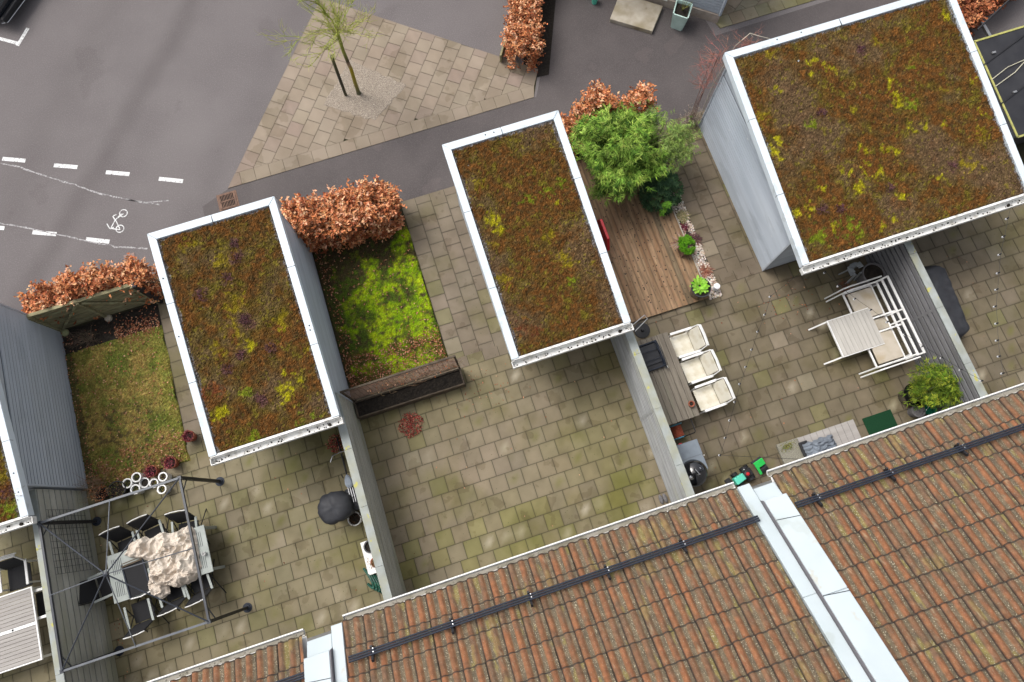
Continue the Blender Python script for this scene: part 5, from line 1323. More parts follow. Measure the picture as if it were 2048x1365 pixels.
p=at(742,1175,.15);t=thing('garden_hose','coiled dark green ribbed hose lying at the foot of the fence by the eaves','hose',(p.x,p.y,0))
for j in range(4):
    b=MB();pts=[(p.x-.07+.06*j+.2*math.sin(k*PI/15),p.y+.28-.13*j*.4+.17*math.cos(k*PI/15)-.25*math.sin(k*PI/15),.08+.36*math.sin(k*PI/15)) for k in range(16)]
    fine=[Vector(pts[q]).lerp(Vector(pts[q+1]),w_/3) for q in range(15) for w_ in range(3)];b.tube(fine,[.034 if k%2 else .023 for k in range(45)],8);b.build('coil',M['hose'],t)
b=MB();b.tube([(p.x+.12,p.y+.12,.3),(p.x+.18,p.y,.34),(p.x+.14,p.y-.1,.28)],.022,8);b.build('connector',M['green'],t)
p=at(765,1200,.3);

# ================= RIGHT TERRACE: WOODEN TABLE AND THINGS =================
t=thing('plank_table','long grey-brown wooden plank table along the fence, with three white chairs','table',(4.28,1.72,0))
b=MB();x0,x1,y0,y1=3.85,4.69,.7,2.82;n=6;w2=(x1-x0)/n
for k in range(n): 
    b=MB();b.box(x0+k*w2+.004,x0+(k+1)*w2-.004,y0+random.uniform(-.005,.005),y1,.705,.742);b.build('plank',M['plank'],t,bevel=.003)
for yy in (y0+.35,y1-.35):
    b=MB();b.box(x0+.05,x1-.05,yy-.04,yy+.04,.64,.7);b.build('crossbar',M['plank'],t)
    for xx in (x0+.1,x1-.1):
        b=MB();b.beam((xx,yy,.64),(xx+(.12 if xx>4.3 else -.05),yy,.0),.08,.08);b.build('leg',M['plank'],t)
p=at(1383,808,.85);t=thing('flower_pot','small terracotta pot standing on the lower end of the wooden table','pot',(p.x,p.y,.742));potf(t,p.x,p.y,.743,.065,.12,M['terracotta'],.008)
# stack of black folding crate
p=at(1302,712,.9);t=thing('black_crate','black folding tray with wire handles standing on the wooden table','tray',(0,0,0))
b=MB();b.box(-.27,.27,-.33,.33,.745,.78);b.build('base',M['black'],t)
for (a,c,d_,e) in ((-.27,.27,-.33,-.3),(-.27,.27,.3,.33),(-.27,-.24,-.3,.3),(.24,.27,-.3,.3)):
    b=MB();b.box(a,c,d_,e,.781,.86);b.build('side',M['slate'],t)
b=MB();b.box(-.22,.22,-.2,.28,.79,.82);b.build('inlay',M['cover'],t)
for k in range(3):
    b=MB();b.tube([(.2+.03*k,-.32,.88),(.22+.03*k,0,.93),(.2+.03*k,.32,.88)],.009,6);b.build('rod',M['slate'],t)
for yy in (-.1,.12): b=MB();b.tube([(-.25,yy,.87),(.24,yy,.87)],.008,6);b.build('rod',M['slate'],t)
for yy in (-.36,-.39): b=MB();b.tube([(.23,yy,.86),(.27,yy,.9)],.018,8);b.build('caster',M['chrome'],t)
place(t,(p.x,p.y,0),.03)
# downpipe and black wheel by shed corner
t=thing('parasol_base','black round parasol base and grey pole lying beside the shed corner','base',(3.9,3.05,0))
p=at(1285,660,.1);b=MB();b.lathe([(.2,.016),(.2,.05),(.05,.07),(.03,.12),(0,.12)],(p.x,p.y,0),24);b.build('disc',M['black'],t,auto=30)
b=MB();b.tube([(3.6,3.1,1.35),(3.66,2.75,1.3)],.045,12);b.build('pole',M['cap_metal'],t)
b=MB();b.tube([(3.55,2.93,2.18),(3.95,3.1,2.1),(3.98,3.0,2.1),(3.6,2.8,2.18)],.01,6);tag(b.build('gutter_bracket',M['steel']),'thin wire bracket sticking out from the middle shed gutter corner','bracket')
# hose reel cart
p=at(1358,862,.4);t=thing('hose_reel','blue and orange cable reel trolley between the wooden table and the grey barbecue cart','reel',(p.x,p.y,0))
b=MB()
for xx in (-.16,.16):
    b=MB();c=[(p.x+.16*math.cos(k*PI/10),p.y+xx,.22+.16*math.sin(k*PI/10)) for k in range(20)];b.tube(c,.014,6,closed=True);
    b.beam((p.x-.16,p.y+xx,.22),(p.x+.16,p.y+xx,.22),.02);b.beam((p.x,p.y+xx,.06),(p.x,p.y+xx,.38),.02);b.build('side_wheel',mat('blue_plastic%d'%(xx>0),(.08,.25,.36),(.1,.3,.42),rough=.4),t)
for k in range(8):
    b=MB();c=[(p.x+.12*math.cos(q*PI/8),p.y-.12+k*.034,.22+.12*math.sin(q*PI/8)) for q in range(16)];b.tube(c,.016,6,closed=True);b.build('cable_turn',mat('orange_cable',(.42,.1,.05),(.3,.07,.04)) if k==0 else bpy.data.materials['orange_cable'],t)
b=MB();b.tube([(p.x+.02,p.y+.2,.3),(p.x+.28,p.y+.2,.62),(p.x+.3,p.y+.17,.64),(p.x+.3,p.y-.13,.64),(p.x+.28,p.y-.16,.62),(p.x+.02,p.y-.17,.3)],.012,7);b.build('handle',M['black'],t)
b=MB();b.lathe([(.05,0),(.05,.09),(.03,.1),(0,.1)],(p.x-.02,p.y-.32,.05),14);tag(b.build('red_lantern',M['red'],auto=30),'small red canister just below the cable reel','canister')
# barbecue cart
A_=at(1349,893,.85);B_=at(1393,877,.85);C_=at(1415,925,.85)
t=thing('kettle_barbecue','shiny black kettle barbecue set in a grey metal work table','barbecue',(4.05,.1,0))
x0=A_.x-.05;x1=B_.x;y1=A_.y;ym=y1-.36;yb=-.28
b=MB();b.box(x0,x1,ym+.003,y1,.84,.865);b.build('work_top',M['grey_table'],t,bevel=.004)
b=MB();kc=at(1391,945,1.0);kr=.3
V=[];n=32;out=[(x0,yb),(x1,yb),(x1,ym),(x0,ym)]
for k in range(n):
    a=2*PI*k/n+PI/4;V.append((kc.x+math.cos(a)*kr,kc.y+math.sin(a)*kr,.855))
def sqp(a):
    ca,sa=math.cos(a),math.sin(a);hx0,hx1,hy0,hy1=x0-kc.x,x1-kc.x,yb-kc.y,ym-kc.y
    t_=min([(hx1/ca) if ca>1e-6 else 9,(hx0/ca) if ca<-1e-6 else 9,(hy1/sa) if sa>1e-6 else 9,(hy0/sa) if sa<-1e-6 else 9]);return (kc.x+ca*max(t_,kr+.01),kc.y+sa*max(t_,kr+.01),.855)
for k in range(n): V.append(sqp(2*PI*k/n+PI/4))
b.add(V,[(k,n+k,n+(k+1)%n,(k+1)%n) for k in range(n)]);o=b.build('deck_plate',M['grey_table'],t);o.modifiers.new('s','SOLIDIFY').thickness=.02
b=MB();b.lathe([(.02,.45),(.15,.48),(.25,.58),(.292,.72),(.296,.87),(.285,.872)],(kc.x,kc.y,0),32);b.build('bowl',M['gloss_black'],t,smooth=True)
b=MB();b.lathe([(.3,.878),(.3,.89),(.285,.96),(.24,1.04),(.16,1.095),(.07,1.12),(0,1.125)],(kc.x,kc.y,0),40);lid=b.build('lid',M['gloss_black'],t,smooth=True)
b=MB();b.tube([(kc.x-.03,kc.y+.085,1.11),(kc.x-.03,kc.y+.07,1.17),(kc.x+.03,kc.y-.07,1.17),(kc.x+.03,kc.y-.085,1.11)],.015,8);b.build('handle',M['chrome'],lid)
vc=(kc.x-.15,kc.y-.08,1.085);b=MB();b.lathe([(.05,0),(.05,.012),(0,.014)],vc,20);v_=b.build('vent',M['chrome'],lid,auto=30)
b=MB()
for k in range(4): b.lathe([(.009,.0),(.009,.003),(0,.003)],(vc[0]+.028*math.cos(k*PI/2),vc[1]+.028*math.sin(k*PI/2),vc[2]+.014),8)
b.build('vent_holes',M['black'],v_)
b=MB();b.lathe([(.024,0),(.024,.012),(0,.013)],(kc.x+.1,kc.y+.05,1.095),14);b.build('thermometer',M['chrome'],lid)
for (x,y) in ((x0+.04,yb+.05),(x1-.04,yb+.05),(x0+.04,y1-.05),(x1-.04,y1-.05)):
    b=MB();b.box(x-.02,x+.02,y-.02,y+.02,.016,.838);b.build('leg',M['steel'],t)
b=MB();b.tube([(x1+.035,ym-.05,.8),(x1+.035,yb+.1,.8)],.012,8);b.build('towel_rail',M['white'],t)
# toys
p=at(1480,958,.25);t=thing('toy_tractor','mint green toy tractor with red steering hub at the end of the gutter','toy',(p.x,p.y,0))
ang_=.25
def L(x,y,z): return (p.x+x*math.cos(ang_)-y*math.sin(ang_),p.y+x*math.sin(ang_)+y*math.cos(ang_),z)
b=MB();b.panel(L(-.14,-.09,.3),L(.13,-.08,.28),L(.13,.08,.28),L(-.14,.09,.3),.16);b.build('bonnet',M['mint'],t,bevel=.02,seg=3)
for sy in (-.14,.14):
    b=MB();b.tube([L(-.02,sy-.03,.09),L(-.02,sy+.03,.09)],.085,14);b.build('wheel',M['black'],t)
    b=MB();b.tube([L(.26,sy-.035,.12),L(.26,sy+.035,.12)],.11,14);b.build('wheel',M['black'],t)
b=MB();b.panel(L(.12,-.1,.26),L(.36,-.1,.24),L(.36,.1,.24),L(.12,.1,.26),.1);b.build('seat',M['black'],t,bevel=.02)
c=L(.2,.0,.0);b=MB();b.lathe([(.075,.28),(.08,.31),(.06,.32),(.035,.33)],c,18);b.build('steering_wheel',M['black'],t,auto=30)
b=MB();b.lathe([(.045,.325),(.04,.35),(0,.36)],c,16);b.build('horn_button',M['red'],t,smooth=True)
b=MB();b.tube([L(.14,.12,.28),L(.12,.16,.55)],.012,8);b.build('lever',M['steel'],t)
b=MB();b.panel(L(-.3,-.03,.1),L(-.16,-.03,.12),L(-.16,.14,.12),L(-.3,.14,.1),.08);b.build('front_loader',M['black'],t,bevel=.01)
p=at(1521,932,.25);t=thing('toy_trailer','bright green toy trailer with a black wheel next to the mint toy tractor','toy',(p.x,p.y,0))
b=MB();b.panel(L(-.13,-.02,.3),L(.12,-.02,.3),L(.12,.14,.33),L(-.13,.14,.33),.04);b.build('tray',M['green'],t,bevel=.008)
b=MB();b.panel(L(-.13,-.17,.26),L(-.07,-.17,.26),L(-.07,-.02,.3),L(-.13,-.02,.3),.03);b.build('drawbar',M['green'],t)
b=MB();b.panel(L(-.15,.14,.28),L(.12,.14,.28),L(.12,.19,.27),L(-.15,.19,.27),.06);b.build('tailgate',M['black'],t)
for sx in (-.0,):
    b=MB();b.tube([L(-.06,-.1,.12),L(.14,-.1,.12)],.1,16);b.build('wheel',M['black'],t)
# sofa bench with middle table
SX0,SX1,SY0,SY1=9.3,10.24,.45,2.42
t=thing('sofa_bench','white metal garden sofa with two stained beige cushions and a small table section between them','sofa',(10,1.4,0))
for (a,b_) in (((SX0,SY0,.38),(SX0,SY1,.38)),((SX1-.2,SY0,.4),(SX1-.2,SY1,.4)),((SX0,SY0,.38),(SX1-.2,SY0,.4)),((SX0,SY1,.38),(SX1-.2,SY1,.4))):
    b=MB();b.beam(a,b_,.045,.04);b.build('seat_rail',M['white'],t,bevel=.004)
for k,(xx,zz) in enumerate(((SX1-.1,.52),(SX1-.02,.64),(SX1+.06,.78))):
    b=MB();b.beam((xx,SY0-.04,zz),(xx,SY1+.04,zz),.05,.04);b.build('back_rail',M['white'],t,bevel=.004)
for yy in (SY0-.02,SY1+.02,SY0+.88,SY0+1.12):
    b=MB();b.beam((SX1-.2,yy,.4),(SX1+.06,yy,.8),.035,.03);b.build('back_post',M['white'],t)
for yy,zz in ((SY0,.0),(SY1,.0)):
    o_=-1 if yy==SY0 else 1
    for dy in (0,.09*o_):
        b=MB();b.tube([(SX0-.28,yy+dy-.0*o_,.02),(SX0-.05,yy+dy,.6),(SX0+.1,yy+dy,.66),(SX1,yy+dy,.66)],.019,8);b.build('armrest',M['white'],t)
for yy in (SY0+.8,SY0+1.16):
    b=MB();b.beam((SX0+.35,yy,.47),(SX1+.02,yy,.56),.04,.035);b.build('divider_rail',M['white'],t)
b=MB();b.box(SX0+.3,SX1-.22,SY0+.84,SY0+1.12,.4,.42);b.build('table_section',M['concrete'],t)
for (ya,yb_) in ((SY0+.05,SY0+.78),(SY0+1.2,SY1-.05)):
    b=MB();b.box(SX0+.05,SX1-.24,ya,yb_,.405,.47);o=b.build('cushion',M['cushion'],t,bevel=.025,seg=3)
for yy in (SY0+.04,SY1-.04):
    b=MB();b.beam((SX1-.15,yy,.0),(SX1-.1,yy,.5),.04);b.build('leg',M['white'],t)
t=thing('coffee_table','low table with pale grey slats and splayed white legs before the white sofa','table',(9.15,1.43,0))
x0,x1,y0,y1=8.6,9.68,.93,1.9;n=10;w2=(x1-x0)/n
for k in range(n):
    b=MB();b.box(x0+k*w2+.003,x0+(k+1)*w2-.003,y0+.02,y1-.02,.47,.495);b.build('slat',M['plankgrey'],t)
b=MB();b.box(x0-.03,x0-.002,y0,y1,.45,.5);b.build('frame_rail',M['white'],t)
for yy in (y0,y1-.02):
    b=MB();b.box(x0,x1,yy,yy+.018,.45,.49);b.build('frame_rail',M['white'],t)
for (x,y,dx) in ((x0,y1-.02,-.3),(x0,y0+.02,-.3),(x1-.1,y1-.02,.1),(x1-.1,y0+.02,.1)):
    b=MB();b.beam((x,y,.46),(x+dx,y,.02),.035,.03);b.build('leg',M['white'],t)
# pots / broken chair near dark fence
p=at(1748,548,.5);t=thing('garden_tub','tall grey plastic tub full of soil behind the white sofa end','tub',(p.x,p.y,0));potf(t,p.x,p.y,.016,.27,.5,M['pot_grey'],.02)
t2=at(1713,540,.5);t=thing('plastic_stool','broken pale grey plastic stool next to the tall grey tub','stool',(t2.x,t2.y,0))
b=MB();n=14
for k in range(9):
    a=.5+k*.38;c=(t2.x+math.cos(a)*.15,t2.y+math.sin(a)*.14,.5+.04*math.sin(k*2));b.panel((c[0]-.06,c[1]-.05,c[2]),(c[0]+.06,c[1]-.04,c[2]+.04),(c[0]+.05,c[1]+.06,c[2]+.01),(c[0]-.05,c[1]+.05,c[2]-.03),.02)
b.build('seat',M['tealpale'] if False else mat('grey_plastic',(.33,.35,.36),(.22,.24,.25),rough=.5),t)
for (dx,dy) in ((-.16,.1),(.14,.12),(-.1,-.16),(.12,-.14)):
    b=MB();b.beam((t2.x+dx*.7,t2.y+dy*.7,.48),(t2.x+dx*1.1,t2.y+dy*1.1,.02),.07,.03);b.build('leg',bpy.data.materials['grey_plastic'],t)
# black covered loungers behind the dark fence
A_=at(1850,530,.5);B_=at(1875,545,.5);C_=at(1942,660,.3);D_=at(1922,685,.3)
b=MB();V=[];NX=16;NY=40
for j in range(NY+1):
    for i in range(NX+1):
        u=i/NX;v=j/NY;y=2.5-2.15*v;xw=.78*min(1,.55+v*3)*min(1,.35+(1-v)*5);x=11.02+xw*u
        e=min(u,1-u,v*1.4,(1-v)*1.4);z=.9-.25*v;z=z*min(1,(e*7))**.5+.03*ns(x*6,y*3,2)+.025*ns(x*12,y*9)
        V.append((x,y,max(.02,z)))
b.add(V,[(j*(NX+1)+i,(j+1)*(NX+1)+i,(j+1)*(NX+1)+i+1,j*(NX+1)+i+1) for j in range(NY) for i in range(NX)])
tag(b.build('covered_lounger',M['cover'],smooth=True),'long black cover over garden furniture on the far side of the dark fence','cover')
# potted bamboo by the eaves
p=at(1830,790,.4)
t=bamboo('potted yellow-green bamboo overhanging the lower end of the dark fence',p.x+.05,p.y+.0,.72,.85,48,10500,.1,BAM2,.6,(.3,.08),z0=.42,name='potted_bamboo')
q_=MB();q_.lathe([(.2,0),(.27,.4),(.29,.4),(.29,.43),(.26,.43),(.25,.38)],(p.x,p.y,.016-.0),24);q_.build('pot',M['gloss_black'],t,auto=30)
q_=MB();q_.lathe([(.25,.36),(.25,.375),(0,.39)],(p.x,p.y,.016),20);q_.build('potting_soil',M['soil'],t)
p=at(1837,822,.3);t=thing('flower_pot','grey pot with a lime green watering can inside, under the potted bamboo','pot',(p.x,p.y,0));potf(t,p.x,p.y,.016,.15,.3,M['pot_grey'],.01,soil=False)
b=MB();b.lathe([(.12,.1),(.12,.11),(0,.11)],(p.x,p.y,0),18);b.build('bottom',M['black'],t)
t=thing('watering_can','small lime green watering can lying in the grey pot','watering can',(p.x,p.y,.12));b=MB();b.lathe([(.05,0),(.06,.1),(.03,.13),(0,.13)],(p.x-.01,p.y-.03,.13),14);b.build('body',M['green'],t,auto=30)
b=MB();b.tube([(p.x+.02,p.y,.2),(p.x+.08,p.y+.07,.3)],.014,7);b.build('spout',M['green'],t);b=MB();b.tube([(p.x-.05,p.y-.03,.2),(p.x-.07,p.y+.05,.26),(p.x-.01,p.y+.04,.22)],.01,6);b.build('handle',M['green'],t)
p=at(1862,818,.25);t=thing('bucket','dark green bucket partly hidden by the eaves gutter','bucket',(p.x,p.y,0));b=MB();b.lathe([(.1,.016),(.14,.25),(.15,.25),(.13,.24),(.12,.1),(0,.1)],(p.x,p.y,0),20);b.build('body',mat('teal_plastic',(.01,.2,.11),(.015,.25,.14)),t,auto=30);b=MB();b.tube([(p.x-.13,p.y,.25),(p.x,p.y+.1,.3),(p.x+.13,p.y,.25)],.006,6);b.build('handle',M['steel'],t)
# door mat
A_=at(1724,838,.03);B_=at(1783,824,.03);b=MB();b.box(A_.x,B_.x,A_.y-.42,A_.y,.018,.034);tag(b.build('door_mat',M['dgreen'],bevel=.004),'dark green artificial grass door mat by the eaves','mat')
# step, slab, coat
A_=at(1594,877,.15);B_=at(1708,843,.15)
t=thing('wooden_step','weathered grey boarded step along the house wall below the eaves','step',((A_.x+B_.x)/2,A_.y-.3,0))
n=9;w2=(B_.x-A_.x)/n
for k in range(n): b=MB();b.box(A_.x+k*w2+.004,A_.x+(k+1)*w2-.004,A_.y-.75,A_.y,.13,.155);b.build('board',M['slatx'],t)
b=MB();b.box(A_.x+.02,B_.x-.02,A_.y-.73,A_.y-.03,.016,.128);b.build('frame',M['fence_dark'],t)
A_=at(1553,890,.1);B_=at(1600,876,.1);b=MB();b.box(A_.x,B_.x,A_.y-.75,A_.y,.016,.1);tag(b.build('concrete_slab',M['aggregate'],bevel=.006),'pebbly concrete slab left of the grey wooden step','slab')
p=at(1575,893,.12);b=MB()
for _ in range(160): b.leaf((p.x+random.gauss(0,.09),p.y+random.gauss(0,.05),.105+random.uniform(0,.03)),(random.gauss(0,1),random.gauss(0,1),.4),.05,.012,jit((.2,.2,.05),.5))
stuff(b.build('moss_tuft',M['leaf']),'small olive moss tuft growing on the pebbly slab','moss')
p=at(1640,890,.3);b=MB();V=[];n=36
for j in range(n+1):
    for i in range(n+1):
        u,v=i/n,j/n;x=p.x-.38+.8*u;y=p.y-.28+.42*v;e=min(u,1-u,v,1-v)
        r=1-abs(mn.noise(Vector((x*5,y*11,2))))*2;z=.16+min(1,e*6)**.5*(.12+.1*r+.05*ns(x*14,y*20));V.append((x+.03*ns(v*6,1),y+.06*ns(u*7,2),z))
b.add(V,[(j*(n+1)+i,j*(n+1)+i+1,(j+1)*(n+1)+i+1,(j+1)*(n+1)+i) for j in range(n) for i in range(n)])
tag(b.build('folded_cloth',M['bag'],smooth=True),'crumpled blue-grey cloth on the wooden step under the eaves','cloth')
p=at(1607,890,.2);b=MB();b.box(p.x-.1,p.x+.12,p.y-.28,p.y+.08,.157,.21);tag(b.build('black_box',M['black'],bevel=.02,seg=3),'flat black box between the pebbly slab and the blue-grey cloth','box')
# small shoe-like thing near gutter of the middle house
p=at(1327,998,.1);t=thing('garden_clogs','pair of dark clogs near the lower end of the fence by the gutter','shoes',(p.x,p.y,0))
for dx in (-.05,.05):
    b=MB();b.lathe([(.035,0),(.05,.02),(.045,.06),(.02,.07)],(0,0,0),12);b.v=[(p.x+dx+v[0],p.y+v[1]*2.4,.017+v[2]) for v in b.v];b.build('clog',M['pot_grey'],t,smooth=True)

# ================= STRING LIGHTS =================
def lights(label,pts,z0,z1,sag,ends=None):
    n=len(pts);Q=[]
    for i,(a,b_) in enumerate(pts):
        u=i/(n-1);z=z0+(z1-z0)*u-sag*4*u*(1-u);Q.append(at(a,b_,z))
    t=thing('string_light',label,'string light',tuple(Q[0]),'strings of garden bulbs')
    full=list(Q)
    if ends: full=[Vector(e) for e in ends[0]]+full+[Vector(e) for e in ends[1]]
    C=[]
    for i in range(len(full)-1):
        for k in range(4): C.append(full[i].lerp(full[i+1],k/4)+Vector((0,0,-.012*math.sin(PI*k/4)+.03)))
    C.append(full[-1]+Vector((0,0,.03)))
    b=MB();b.tube(C,.0035,5);b.build('cord',M['black'],t)
    for q in Q:
        b=MB();b.lathe([(.016,-.02),(.016,.035),(.008,.045),(0,.045)],q,8);s_=b.build('socket',M['black'],t)
        b=MB();b.lathe([(.0,-.08),(.018,-.07),(.024,-.048),(.02,-.026),(.014,-.018)],q,10);b.build('bulb',M['bulb'],s_,smooth=True)
lights('string of small bulbs running down the terrace right of the three white chairs',[(1541,593),(1530,629),(1516,663),(1504,699),(1492,734),(1480,768),(1470,804),(1460,841),(1451,876),(1440,911)],1.9,2.4,.15,([(7.7,2.95,2.15)],[(4.6,-.68,5.3)]))
lights('string of small bulbs crossing above the white sofa towards the dark fence',[(1650,545),(1677,572),(1710,598),(1742,620),(1775,644),(1810,669),(1845,693),(1884,716),(1922,740),(1964,762)],1.9,1.9,.1,([(7.9,2.98,2.2)],[]))
lights('string of small bulbs over the far right terrace beyond the dark fence',[(2024,401),(2015,437),(2008,473),(2000,509),(1997,546),(1994,579),(1991,613),(1994,647),(1995,681),(1999,713),(2006,747)],2.2,2.3,.1,([(12.9,2.95,2.25)],[(10.9,-.6,5.3)]))

# ================= TOP BUILDING, PLANTER, PAD =================
a=at(1324,13);b0=at(1434,48);d=(b0-a).normalized();nrm=Vector((d.y,-d.x,0))
if nrm.y>0:nrm=-nrm
t=thing('clad_building','corner of a blue-grey clad building on a pale brick plinth at the top edge','building',((a+b0)/2)[:])
inn=-nrm*5;st_=a-d*6
def prism(mb,P,z0,z1,col=None): 
    n=len(P);mb.add([(p.x,p.y,z0) for p in P]+[(p.x,p.y,z1) for p in P],[tuple(range(n-1,-1,-1)),tuple(range(n,2*n))]+[(i,(i+1)%n,(i+1)%n+n,i+n) for i in range(n)],col)
mb=MB();prism(mb,[st_,b0,b0+inn,st_+inn][::1],0,.3);mb.build('plinth',M['brick'],t)
k=.03;mb=MB()
for j in range(24):
    z=.32+j*.11;o_=nrm*(-.04);prism(mb,[st_+o_,b0+o_-d*.04,b0+inn-d*.04,st_+inn],z,z+.095);prism(mb,[st_+o_*1.6,b0+o_*1.6-d*.05,b0+inn-d*.05,st_+inn],z+.095,z+.11)
mb.build('siding',M['siding'],t)
mb=MB();e=b0+nrm*(-.02)-d*.02;mb.beam((e.x,e.y,.31),(e.x,e.y,2.95),.06);mb.build('corner_trim',M['siding'],t)
mb=MB();mb.beam(a+nrm*.01-d*.5+Vector((0,0,.3)),a+nrm*.01+d*.1+Vector((0,0,.3)),.05,.05);mb.build('sill',M['white'],t)
pts=[at(1220,38,.14),at(1305,63,.14),at(1326,12,.14),at(1240,-14,.14)]
mb=MB();prism(mb,pts[::-1],0,.14);tag(mb.build('entrance_slab',M['concrete'],bevel=.01),'stained pale concrete entrance slab by the clad building','slab')
# tapered planter
top=[at(1348,27,.62),at(1375,36,.62),at(1384,8,.62),at(1355,0,.62)];cc=sum(top,Vector())/4;cc.z=0
bot=[Vector((cc.x,cc.y,0)).lerp(Vector((p.x,p.y,0)),.72) for p in top]
t=thing('tapered_planter','tall pale mint planter box tapering downwards with a bare plant, by the clad building','planter',tuple(cc))
for i in range(4):
    j=(i+1)%4;mb=MB();mb.panel(bot[i]+Vector((0,0,.01)),bot[j]+Vector((0,0,.01)),top[j],top[i],-.03);mb.build('side',M['tealpale'],t)
mb=MB();S_=[p.lerp(cc+Vector((0,0,.62)),.12)-Vector((0,0,.08)) for p in top];mb.add([tuple(p) for p in S_],[(0,1,2,3)]);mb.build('potting_soil',M['soil'],t)
mb=MB()
for _ in range(10):
    a1=random.uniform(0,6.28);mb.tube([cc+Vector((0,0,.54)),cc+Vector((math.cos(a1)*.08,math.sin(a1)*.08,.72)),cc+Vector((math.cos(a1)*.2,math.sin(a1)*.2,.85+random.uniform(0,.15)))],[.009,.006,.003],5,(.2,.2,.06))
mb.build('stems',M['bark'],t)
q=at(1405,-4,.9);mb=MB();mb.lathe([(.0,-.1),(.09,-.06),(.11,0),(.08,.07),(0,.1)],(q.x,q.y,1.5),16);tag(mb.build('round_lamp',M['white'],smooth=True),'round white wall lamp on the clad building beside the planter','lamp')
q=at(1190,-4,.2);mb=MB();mb.lathe([(.07,0),(.1,.24),(.09,.24),(.08,.2),(0,.2)],(q.x,q.y,0),18);tag(mb.build('teal_pot',M['mint'],auto=30),'small teal pot at the top edge left of the entrance slab','pot')

# ================= CAR (top left corner) =================
r0=at(6,38,.35);dr=(at(32,0,.35)-r0).normalized();ax=Vector((-dr.y,dr.x,0))
if ax.x>0: ax=-ax
t=thing('parked_car','black car whose rear corner just shows in the top left corner','car',tuple((r0+dr*.9+ax*2.2).to_2d())+(0,))
def cp_(u,v,z): q=r0+dr*(u-.12)+ax*v;return (q.x,q.y,z)
secs=[(0,.3,.62,.95,.78),(.12,.28,.9,.98,.86),(.6,.25,1.0,1.0,.9),(1.2,.25,1.42,1.0,.72),(2.4,.25,1.46,1.0,.7),(3.2,.25,1.0,1.0,.88),(4.1,.28,.85,.96,.85),(4.4,.35,.6,.85,.75)]
mb=MB();V=[];n=12
for (v,zb,zt_,wb,wt) in secs:
    ww=1.8
    for k in range(n):
        tt=2*PI*k/n;cu,cz=math.cos(tt),math.sin(tt);sr=(abs(cu)**4+abs(cz)**4)**-.25
        f_=wb if cz<=0 else wb+(wt-wb)*min(1,cz*sr);u=.9+ww/2*f_*cu*sr;z=(zb+zt_)/2+(zt_-zb)/2*cz*sr;V.append(cp_(u,v,z))
F=[(i*n+k,i*n+(k+1)%n,(i+1)*n+(k+1)%n,(i+1)*n+k) for i in range(len(secs)-1) for k in range(n)]+[tuple(range(n)),tuple((len(secs)-1)*n+k for k in range(n))]
mb.add(V,F);mb.build('body',M['carblue'],t,auto=40)
mb=MB();mb.panel(cp_(.2,.75,1.12),cp_(1.6,.75,1.12),cp_(1.5,1.15,1.4),cp_(.3,1.15,1.4),-.012);mb.build('rear_window',M['glass'],t)
mb=MB();mb.panel(cp_(.3,2.5,1.44),cp_(1.5,2.5,1.44),cp_(1.6,3.15,1.08),cp_(.2,3.15,1.08),-.012);mb.build('windscreen',M['glass'],t)
for u in (.02,1.78):
    for v in (.85,3.5):
        q,q2=Vector(cp_(u-.1*(1 if u>1 else -1)*0-.11,v,.32)),Vector(cp_(u+.11,v,.32));mb=MB();mb.tube([q,q2],.32,20);w_=mb.build('wheel',M['black'],t)
mb=MB();mb.beam(cp_(.05,-.06,.36),cp_(1.75,-.06,.36),.12,.16);mb.build('bumper',M['black'],t,bevel=.03,seg=3)
mb=MB();mb.tube([cp_(-.0,.0,.3),cp_(.1,-.14,.3),cp_(.9,-.18,.3),cp_(1.7,-.14,.3),cp_(1.8,0,.3)],.012,6);mb.build('bumper_trim',M['chrome'],t)
for u in (.18,1.62): mb=MB();mb.beam(cp_(u-.13,.0,.72),cp_(u+.13,.0,.72),.08,.12);mb.build('tail_light',M['red'],t,bevel=.02)

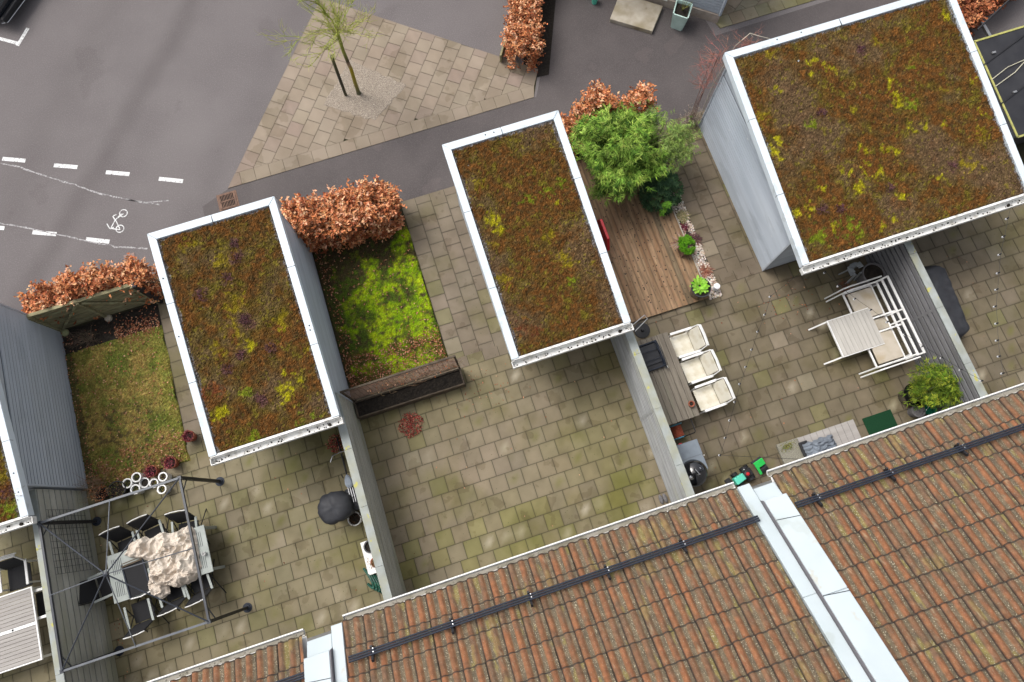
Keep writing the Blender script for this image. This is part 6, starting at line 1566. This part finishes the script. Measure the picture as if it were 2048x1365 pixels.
# ================= TARPAULIN TRAILER (top right) =================
t=thing('covered_trailer','black tarpaulin-covered trailer with yellow edging and lashing straps at the right edge','trailer',(14.9,7.2,0))
zt=1.1
K=[at(1948,84,zt),at(2048,52,zt)];y_top=K[0].y;e2=at(2035,275,zt)
tx0=min(K[0].x,e2.x)-.2;ty0=e2.y;ty1=K[0].y
mb=MB();mb.box(tx0,tx0+3.2,ty0,ty1,.45,zt);mb.build('tarpaulin',M['tarp'],t,bevel=.04,seg=3)
for (p_,q_) in (((tx0,ty1,zt),(tx0+3.2,ty1,zt)),((e2.x,ty0,zt),(tx0+3.2,ty0,zt)),((at(1960,105,zt).x,ty1,zt),(e2.x,ty0,zt))):
    mb=MB();mb.beam(Vector(p_)+Vector((0,0,.008)),Vector(q_)+Vector((0,0,.008)),.05,.018);mb.build('yellow_piping',M['yellow'],t)
for (p_,q_,bk_) in (((1965,132),(2052,68),(1988,105)),((2002,208),(2052,170),(2030,184))):
    A1,B1=at(*p_,zt+.03),at(*q_,zt+.03);mb=MB();mb.beam(A1,B1,.03,.012);mb.build('strap',M['black'],t)
    A1=at(*bk_,zt+.05);mb=MB();mb.box(A1.x-.05,A1.x+.05,A1.y-.025,A1.y+.025,zt+.02,zt+.06);mb.build('buckle',M['steel'],t)
mb=MB();mb.tube([at(1983,160,zt+.02),at(2015,135,zt+.04),at(2060,115,zt+.02)],.012,6);mb.tube([at(1990,174,zt+.02),at(2030,145,zt+.04),at(2060,112,zt+.02)],.012,6);mb.build('rope',M['rope'],t)
for y in (ty0+.6,):
    for x in (tx0+.12,tx0+3.1): mb=MB();mb.tube([(x-.1,ty0+.9,.3),(x+.1,ty0+.9,.3)],.3,18);mb.build('wheel',M['black'],t)
mb=MB();mb.beam((tx0+1.6,ty1,.4),(tx0+1.6,ty1+1.3,.4),.08);mb.build('drawbar',M['steel'],t)
mb=MB();q=at(1955,60,1.3);q2=at(2025,-6,1.6);mb.tube([q,q2],.025,8);tag(mb.build('dark_pole',M['black']),'thin dark pole leaning over the beech hedge at the top right','pole')
